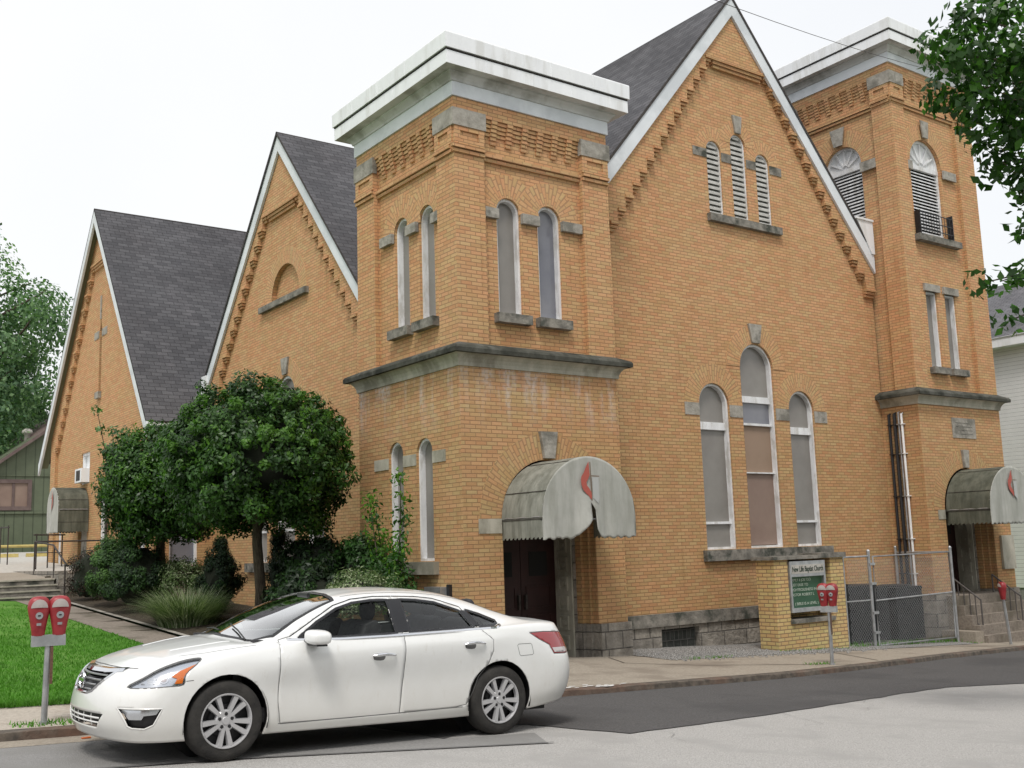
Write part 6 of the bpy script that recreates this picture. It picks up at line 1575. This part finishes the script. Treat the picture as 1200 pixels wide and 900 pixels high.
for sd, side in (('n', -1), ('f', 1)):
    df, dr = doors['df', sd], doors['dr', sd]
    # black pillar and frame bands between the panes, chrome line round the glasshouse
    decal([(2.562, .990), (2.735, .998), (2.725, 1.300), (2.552, 1.295)], 'blackgloss', 'pillar_trim', df, 'side', side, .002)
    decal([(3.44, 1.024), (3.53, 1.028), (3.46, 1.18), (3.37, 1.182)], 'blackgloss', 'pillar_trim', dr, 'side', side, .002)
    for P, pr in ((gl_front, df), (gl_rear, dr), (gl_q, car)): ribbon(P, .022, 'blackgloss', 'window_seal', pr, 'side', side, .0015, True, .002)
    ribbon([(1.50, .962), (2.0, .960), (2.6, .976), (3.1, .996), (3.5, 1.010), (3.70, 1.016), (3.78, 1.04)], .020, 'chrome', 'chrome_strip', car, 'side', side, .002, False, .007)
    for P in (door_f[0:4], door_f[9:]+[door_f[0]], door_r[:8]+[door_r[8]]): ribbon(P, .0045, 'seamline', 'panel_gap', car, 'side', side, .0012, False)
    ribbon(door_f[4:10], .008, 'blackgloss', 'panel_gap', car, 'side', side, .0015, False); ribbon([(p[0], p[1]) for p in door_r[9:14]], .008, 'blackgloss', 'panel_gap', car, 'side', side, .0015, False)
    ribbon([(1.42, .268), (2.1, .27), (3.3, .287)], .006, 'seamline', 'panel_gap', car, 'side', side, .001, False)
    ribbon([(.60, .66), (.66, .665)], .006, 'seamline', 'panel_gap', car, 'side', side, .001, False)
    # fuel flap only on the street side
    if side < 0: ribbon([(3.93, .838), (3.945, .85), (4.10, .852), (4.115, .84), (4.135, .755), (4.12, .742), (3.97, .736), (3.955, .748)], .005, 'seamline', 'fuel_flap', car, 'side', side, .0012)
    # handles
    for (hx, hz), pr in (((2.29, .80), df), ((3.28, .868), dr)):
        decal(smooth_poly([(hx+.02, hz-.035), (hx+.12, hz-.042), (hx+.13, hz+.01), (hx+.03, hz+.015)], 3), 'seamline', 'handle_recess', pr, 'side', side, .001)
        P = [proj((hx+.24*t, hz+.012*math.sin(PI*t)), 'side', side, .012+.026*math.sin(PI*min(1, max(0, t)))**.5) for t in np.linspace(0, 1, 9)]
        mb = MB(); mb.tube(P, [.009, .014, .016, .016, .015, .015, .014, .013, .009], 8); mb.build('door_handle', 'chrome', pr, smooth=True)
    # lamps
    h = finish(pieces['hl', sd], 'headlight', 'lampglass', car, 0, -.001)
    P = smooth_poly(headl, 3); cxy = (.44, .70)
    decal([(cxy[0]+(x-cxy[0])*.97, cxy[1]+(z-cxy[1])*.93) for x, z in P], 'reflector', 'reflector', h, 'side', side, -.016, .012)
    decal([(.51, .645), (.57, .645), (.585, .70), (.69, .795), (.56, .745), (.49, .70), (.53, .685)], 'amber', 'turn_signal', h, 'side', side, -.006, .012)
    decal(circ(.43, .685, .038, 14), 'chrome', 'projector', h, 'side', side, -.010, .012); decal(circ(.43, .685, .024, 12), 'clearlens', 'bulb_lens', h, 'side', side, -.006, .01)
    decal([(.25, .640), (.37, .645), (.385, .70), (.33, .685)], 'steel', 'inner_bezel', h, 'side', side, -.016, .015)
    ribbon(P, .008, 'seamline', 'lamp_gap', h, 'side', side, .0008)
    t_ = finish(pieces['tl', sd], 'tail_light', 'redlens', car, .01, 0)
    decal([(4.40, .80), (4.62, .80), (4.70, .765), (4.60, .75), (4.43, .755)], 'clearlens', 'reversing_lens', t_, 'side', side, .002)
    ribbon(tail, .008, 'seamline', 'lamp_gap', t_, 'side', side, .0008)
    fg_ = finish(pieces['fog', sd], 'fog_lamp_recess', 'black', car, 0, -.035)
    decal([(.14, .445), (.40, .445), (.375, .41), (.285, .40), (.27, .37), (.19, .37)], 'reflector', 'fog_lamp', fg_, 'side', side, -.012)
    ribbon(fogp, .014, 'paint', 'recess_lip', fg_, 'side', side, .001, True, .004)
# grille
gm = finish(pieces['grille'], 'grille', 'black', car, 0, -.05)
for z in (.575, .615, .655, .695): 
    hw = .17+(z-.545)/.19*.22
    ribbon([(-hw, z), (-.2 if hw > .2 else -.1, z), (0, z), (.2 if hw > .2 else .1, z), (hw, z)], .014, 'steel', 'grille_bar', gm, 'front', 1, -.008, False, .006)
ribbon([(-.36, .66), (-.25, .565), (-.16, .545), (0, .543), (.16, .545), (.25, .565), (.36, .66), (.44, .735)], .024, 'chrome', 'grille_surround', gm, 'front', 1, .002, False, .010)
ribbon([(-.36, .66), (-.44, .735)], .024, 'chrome', 'grille_surround', gm, 'front', 1, .002, False, .010)
ribbon([(-.50, .742), (-.3, .73), (0, .728), (.3, .73), (.50, .742)], .034, 'chrome', 'grille_surround', gm, 'front', 1, .003, False, .012)
bc = proj((0, .642), 'front', 1, .0); mb = MB()
ring = [Vector((bc.x-.030, .068*math.cos(2*PI*k/28), .640+.066*math.sin(2*PI*k/28))) for k in range(29)]; mb.tube(ring, .0095, 8, cap=False)
mb.box(bc.x-.040, bc.x-.024, -.078, .078, .629, .651); mb.box(bc.x-.03, bc.x+.02, -.02, .02, .62, .66); mb.build('badge', 'chrome', gm, smooth=False)
lm = finish(pieces['lower'], 'lower_intake', 'black', car, 0, -.04)
for z in (.325, .362): ribbon([(-.44, z), (-.2, z), (0, z), (.2, z), (.44, z)], .016, 'paint', 'intake_bar', lm, 'front', 1, -.012, False, .006)
for y in (-.30, -.15, 0, .15, .30): ribbon([(y, .292), (y, .392)], .012, 'paint', 'intake_bar', lm, 'front', 1, -.014, False, .004)
ribbon([(-.60, .755), (-.4, .752), (0, .758), (.4, .752), (.60, .755)], .005, 'seamline', 'bonnet_gap', car, 'front', 1, .0012, False)
for s in (-1, 1): ribbon([(.60, s*.66), (.80, s*.745), (1.0, s*.79), (1.22, s*.81)], .006, 'seamline', 'bonnet_gap', car, 'top', 1, .0012, False); ribbon([(.62, s*.38), (.85, s*.46), (1.1, s*.50)], .03, 'paint', 'bonnet_crease', car, 'top', 1, .0, False, .004)
ribbon([(4.60, -.55), (4.62, -.3), (4.625, 0), (4.62, .3), (4.60, .55)], .006, 'seamline', 'boot_gap', car, 'top', 1, .001, False)
ribbon(ws, .035, 'black', 'windscreen_seal', car, 'top', 1, .001); ribbon(rw, .03, 'black', 'rear_window_seal', car, 'top', 1, .001)
for y0, y1 in ((-.62, -.02), (.0, .56)):
    A = proj((1.20, y0), 'top', 1, .015); B = proj((1.30, y1), 'top', 1, .018); mb = MB(); mb.tube([A, A.lerp(B, .5)+Vector((0, 0, .012)), B], .007, 6); mb.build('wiper', 'black', car)
for s in (-1, 1): ribbon([(2.12, s*.565), (2.6, s*.555), (3.1, s*.545), (3.45, s*.53)], .008, 'seamline', 'roof_gap', car, 'top', 1, .001, False)
# underbody, arches, interior
mb = MB(); mb.box(.32, 4.5, -.60, .60, .17, .21); mb.box(1.36, 3.33, -.82, .82, .19, .30); mb.box(1.10, 1.18, -.62, .62, .2, .9); mb.box(4.2, 4.5, -.62, .62, .25, .9); mb.build('underbody', 'black', car)
for cx in (WF, WR):
    for s in (-1, 1):
        mb = MB(); n = 22
        for k in range(n):
            a, b = -.25+(PI+.5)*k/n, -.25+(PI+.5)*(k+1)/n
            mb.face([(cx+.372*math.cos(t), s*y, .335+.372*math.sin(t)) for t, y in ((a, .50), (b, .50), (b, .895), (a, .895))])
        mb.face([(cx+.37*math.cos(2*PI*k/24), s*.52, .335+.37*math.sin(2*PI*k/24)) for k in range(24)])
        mb.build('wheel_arch_liner', 'black', car)
mb = MB(); mb.box(1.2, 3.9, -.80, .80, .28, .40); mb.box(1.22, 1.75, -.74, .74, .78, .96); mb.box(1.6, 1.78, -.72, .72, .62, .95); mb.box(3.62, 4.1, -.62, .62, .8, 1.03); bevel(mb.build('dashboard', 'seat', car), .03)
for s in (-1, 1):
    for x, w in ((1.80, .26), (2.95, .28)):
        mb = MB(); y = s*.37
        for (x0, z0, x1, z1, hw, th) in ((x, .48, x+.5, .46, w, .09), (x+.50, .50, x+.68, 1.06, w-.02, .07)):
            mb.tube([(x0, y, z0), (x1, y, z1)], .001, 4)
        P = [(x-.05, .42), (x+.48, .40), (x+.60, .55), (x+.74, 1.04), (x+.68, 1.10), (x+.58, 1.06), (x+.44, .60), (x-.05, .56)]
        mb.prism(Fr((0, y, 0), (1, 0, 0), (0, -1, 0)), P, -w, w); st = bevel(mb.build('seat', 'seat', car), .05, 3)
        mb = MB(); mb.lathe([(0, -.095), (.06, -.09), (.085, -.05), (.09, 0), (.085, .055), (.055, .09), (0, .098)], (x+.72, y, 1.19), 14, sx=.62, sy=1.4); mb.box(x+.70, x+.715, y-.06, y-.045, 1.05, 1.14); mb.box(x+.70, x+.715, y+.045, y+.06, 1.05, 1.14); mb.build('headrest', 'seat', st, smooth=True)
mb = MB(); c_ = Vector((1.80, -.37, .90)); ring = [c_+Vector((.06*math.sin(2*PI*k/24), .185*math.cos(2*PI*k/24), .175*math.sin(2*PI*k/24))) for k in range(25)]; mb.tube(ring, .014, 6, cap=False); mb.tube([c_, (1.7, -.37, .82)], .035, 8); mb.tube([ring[0], ring[12]], .02, 6); mb.build('steering_wheel', 'black', car)
mb = MB(); mb.box(2.0, 2.03, -.12, .10, 1.285, 1.345); bevel(mb.build('rear_view_mirror', 'black', car), .01)
# door mirrors
for s, sd in ((-1, 'n'), (1, 'f')):
    bm2 = bmesh.new(); bmesh.ops.create_icosphere(bm2, subdivisions=4, radius=1)
    for v in bm2.verts:
        x, y, z = v.co; f = lambda t, p: math.copysign(abs(t)**p, t)
        v.co = Vector((1.70+f(x, .7)*.105+abs(y)*.01, s*(1.0+f(y, .7)*.12), .985+f(z, .65)*.062+(y*s)*.010))
    me = bpy.data.meshes.new('door_mirror'); bm2.to_mesh(me); bm2.free(); me.materials.append(M['paint']); me.polygons.foreach_set('use_smooth', [True]*len(me.polygons))
    o = bpy.data.objects.new('door_mirror', me); COL.objects.link(o); o.parent = car; LOC[o] = LOC[car]
    mb = MB(); mb.tube([(1.66, s*.86, .965), (1.70, s*.93, .94)], [.03, .024], 8); mb.box(1.66, 1.76, min(s*.89, s*1.08), max(s*.89, s*1.08), .910, .925); mb.build('mirror_foot', 'black', o)
# wheels
def wheel(cx, s):
    w = None; yo = s*.898
    mb = MB(); r = WRAD; prof = [(.218, -.105), (.262, -.112), (.295, -.108), (.318, -.092), (.326, -.06), (.326, .06), (.318, .092), (.295, .108), (.262, .112), (.218, .105)]
    mb.lathe([(a, h) for a, h in prof], (cx, s*.79, WZ), 48, axis='y'); t = mb.build('wheel', 'tyre', car, smooth=True)
    F = Fr((cx, s*.79, WZ), (1, 0, 0), (0, s, 0))
    mb = MB(); mb.lathe([(.232, -.10*s), (.225, 0), (.205, .0)], (cx, s*.79, WZ), 40, axis='y'); mb.prism(F, circ(0, 0, .21, 32), .0, .02); mb.lathe([(.14, s*.03), (.13, s*.04), (.05, s*.04)], (cx, s*.79, WZ), 24, axis='y'); mb.build('brake_disc', 'rimback', t)
    mb = MB(); mb.lathe([(.222, s*.105), (.219, s*.113), (.211, s*.112), (.203, s*.095), (.201, s*.06)], (cx, s*.79, WZ), 48, axis='y')
    for k in range(5):      # five pairs of flat spokes
        for e in (-1, 1):
            a = PI/2+PI/5+k*2*PI/5+e*.235; ca, sa = math.cos(a), math.sin(a); tx, tz = -sa, ca
            def P(r_, w_, d): return F.p(r_*ca+w_*tx, r_*sa+w_*tz, d)
            a0, a1, wi, wo = .05, .206, .013, .020
            mb.face([P(a0, -wi, .088), P(a0, wi, .088), P(a1, wo, .106), P(a1, -wo, .106)]); 
            for w0, w1 in ((-wi, -wo), (wi, wo)): mb.face([P(a0, w0, .088), P(a1, w1, .106), P(a1, w1*1.25, .07), P(a0, w0*1.25, .05)])
    mb.lathe([(0, s*.094), (.03, s*.096), (.034, s*.088), (.078, s*.088), (.088, s*.078), (.09, s*.05)], (cx, s*.79, WZ), 30, axis='y')
    mb.build('rim', 'alloy', t, smooth=False)
    mb = MB()
    for k in range(5):
        a = PI/2+k*2*PI/5; mb.lathe([(.011, s*.08), (.011, s*.095), (.0, s*.097)], (cx+.056*math.cos(a), s*.79, WZ+.056*math.sin(a)), 8, axis='y')
        for e in (0,): mb.lathe([(.0155, s*.0885), (.0155, s*.0892), (.0, s*.0892)], (cx+.056*math.cos(a), s*.79, WZ+.056*math.sin(a)), 10, axis='y')
    mb.build('wheel_nut', 'blackmetal', t)
for cx in (WF, WR):
    for s in (-1, 1): wheel(cx, s)
mb = MB(); mb.tube([(4.25, .45, .24), (4.80, .45, .25)], .03, 10); mb.build('exhaust', 'steel', car)
mb = MB(); mb.box(4.80, 4.815, -.26, .26, .58, .72); mb.build('rear_plate', 'steel', car)
th = math.atan(.04435)
car.rotation_euler = (0, th, 0); CX, CY = 3.433-.955*math.cos(th), 9.74
car.location = (CX, CY, -1.5163-.04435*CX+.001)

# ------------------------------------------------------------------ unseen houses and trees added across the street to block low sky light
M['red_brick'] = brick_mat('red_brick', (.22, .075, .05), (.17, .06, .045), (.20, .18, .16), stain=False, zsplit=False)
M['win_dark'] = plain('dark_window', (.02, .025, .03), .1)
for hx, hw, hd, hh, mt, lb in ((-16, 10, 9, 6.2, 'red_brick', 'unseen red brick house added across the street to block sky light, left of the viewer'), (-3, 9, 9, 5.6, 'siding', 'unseen white house added across the street to block sky light, behind the viewer'), (9.5, 10, 9, 6.4, 'red_brick', 'unseen red brick house added across the street to block sky light, behind the viewer'), (23, 11, 9, 6.0, 'green_boards', 'unseen green house added across the street to block sky light, right of the viewer')):
    y0 = -9.5; z0 = zr(hx)-.1; h = tag(thing('occluder_house', (hx, y0, z0)), lb, 'house'); F = Fr((0, y0, 0), (1, 0, 0), (0, 1, 0))
    mb = MB(); mb.box(hx-hw/2, hx+hw/2, y0-hd, y0, z0-.6, z0+hh); mb.build('wall', mt, h)
    mb = MB(); mb.prism(Fr((hx-hw/2-.4, 0, 0), (0, 1, 0), (-1, 0, 0)), [(y0+.5, z0+hh), (y0-hd/2, z0+hh+3.4), (y0-hd-.5, z0+hh)], -hw-.8, 0); mb.build('roof', 'shingle', h)
    for zz in (.9, 3.7):
        for k in range(3):
            x = hx-hw/2+hw*(k+.5)/3; mb = MB(); mb.prism(F, rect(x-.55, x+.55, z0+zz, z0+zz+1.5), -.02, .05, holes=[rect(x-.47, x+.47, z0+zz+.08, z0+zz+1.42)]); w_ = mb.build('window', 'frame', h); mb = MB(); mb.panel(F, rect(x-.47, x+.47, z0+zz+.08, z0+zz+1.42), d=.02); mb.build('pane', 'win_dark', w_)
big_tree((3.2, -7.0, zr(3)), (3.2, -8.0, 4.6), 2.6, 2.4, 2.6, 'unseen tree added behind the viewer to block sky light, between the white and the brick house', 81, 5000, .28, nc=70, cr=.7, r0=.2)
big_tree((-9.0, -6.5, zr(-9)), (-9.2, -7.5, 4.8), 2.8, 2.5, 2.7, 'unseen tree added behind the viewer to block sky light, left of the white house', 82, 5000, .28, nc=70, cr=.7, r0=.2)
big_tree((16.6, -6.5, zr(16)), (16.6, -7.5, 4.4), 2.8, 2.5, 2.7, 'unseen tree added behind the viewer to block sky light, beside the green house', 83, 5000, .28, nc=70, cr=.7, r0=.2)

# ------------------------------------------------------------------ light
w = bpy.data.worlds.new('World'); SC.world = w; w.use_nodes = True; nt = w.node_tree; nt.nodes.clear()
SUN_EL, SUN_AZ = R(58), R(222)      # azimuth measured from +Y clockwise
sky = nt.nodes.new('ShaderNodeTexSky'); sky.sky_type = 'NISHITA'; sky.sun_disc = False; sky.sun_elevation = SUN_EL; sky.sun_rotation = SUN_AZ; sky.air_density = 1.5; sky.dust_density = 4
b1 = nt.nodes.new('ShaderNodeBackground'); b1.inputs[1].default_value = .12; nt.links.new(sky.outputs[0], b1.inputs[0])
b2 = nt.nodes.new('ShaderNodeBackground'); b2.inputs[1].default_value = 1.06
tc = nt.nodes.new('ShaderNodeTexCoord'); ns_ = nt.nodes.new('ShaderNodeTexNoise'); ns_.inputs['Scale'].default_value = 1.6; ns_.inputs['Detail'].default_value = 6; nt.links.new(tc.outputs['Generated'], ns_.inputs['Vector'])
rp = nt.nodes.new('ShaderNodeValToRGB'); rp.color_ramp.elements[0].position = .3; rp.color_ramp.elements[1].position = .7; rp.color_ramp.elements[0].color = (.93, .95, .98, 1); rp.color_ramp.elements[1].color = (1.05, 1.05, 1.05, 1)
nt.links.new(ns_.outputs[0], rp.inputs[0]); nt.links.new(rp.outputs[0], b2.inputs[0])
mx = nt.nodes.new('ShaderNodeMixShader'); mx.inputs[0].default_value = .88; nt.links.new(b1.outputs[0], mx.inputs[1]); nt.links.new(b2.outputs[0], mx.inputs[2])
wo = nt.nodes.new('ShaderNodeOutputWorld'); nt.links.new(mx.outputs[0], wo.inputs[0])
sl = bpy.data.lights.new('sun', 'SUN'); sl.energy = 2.1; sl.angle = R(14); sl.color = (1, .955, .90); so = bpy.data.objects.new('sun', sl); COL.objects.link(so)
sd_ = Vector((math.sin(SUN_AZ)*math.cos(SUN_EL), math.cos(SUN_AZ)*math.cos(SUN_EL), math.sin(SUN_EL))); so.rotation_euler = sd_.to_track_quat('Z', 'Y').to_euler(); so.location = (0, 0, 30)
vs = SC.view_settings; vs.view_transform = 'Standard'; vs.look = 'None'; vs.exposure = 0; vs.gamma = 1; vs.use_curve_mapping = False
SC.render.film_transparent = False
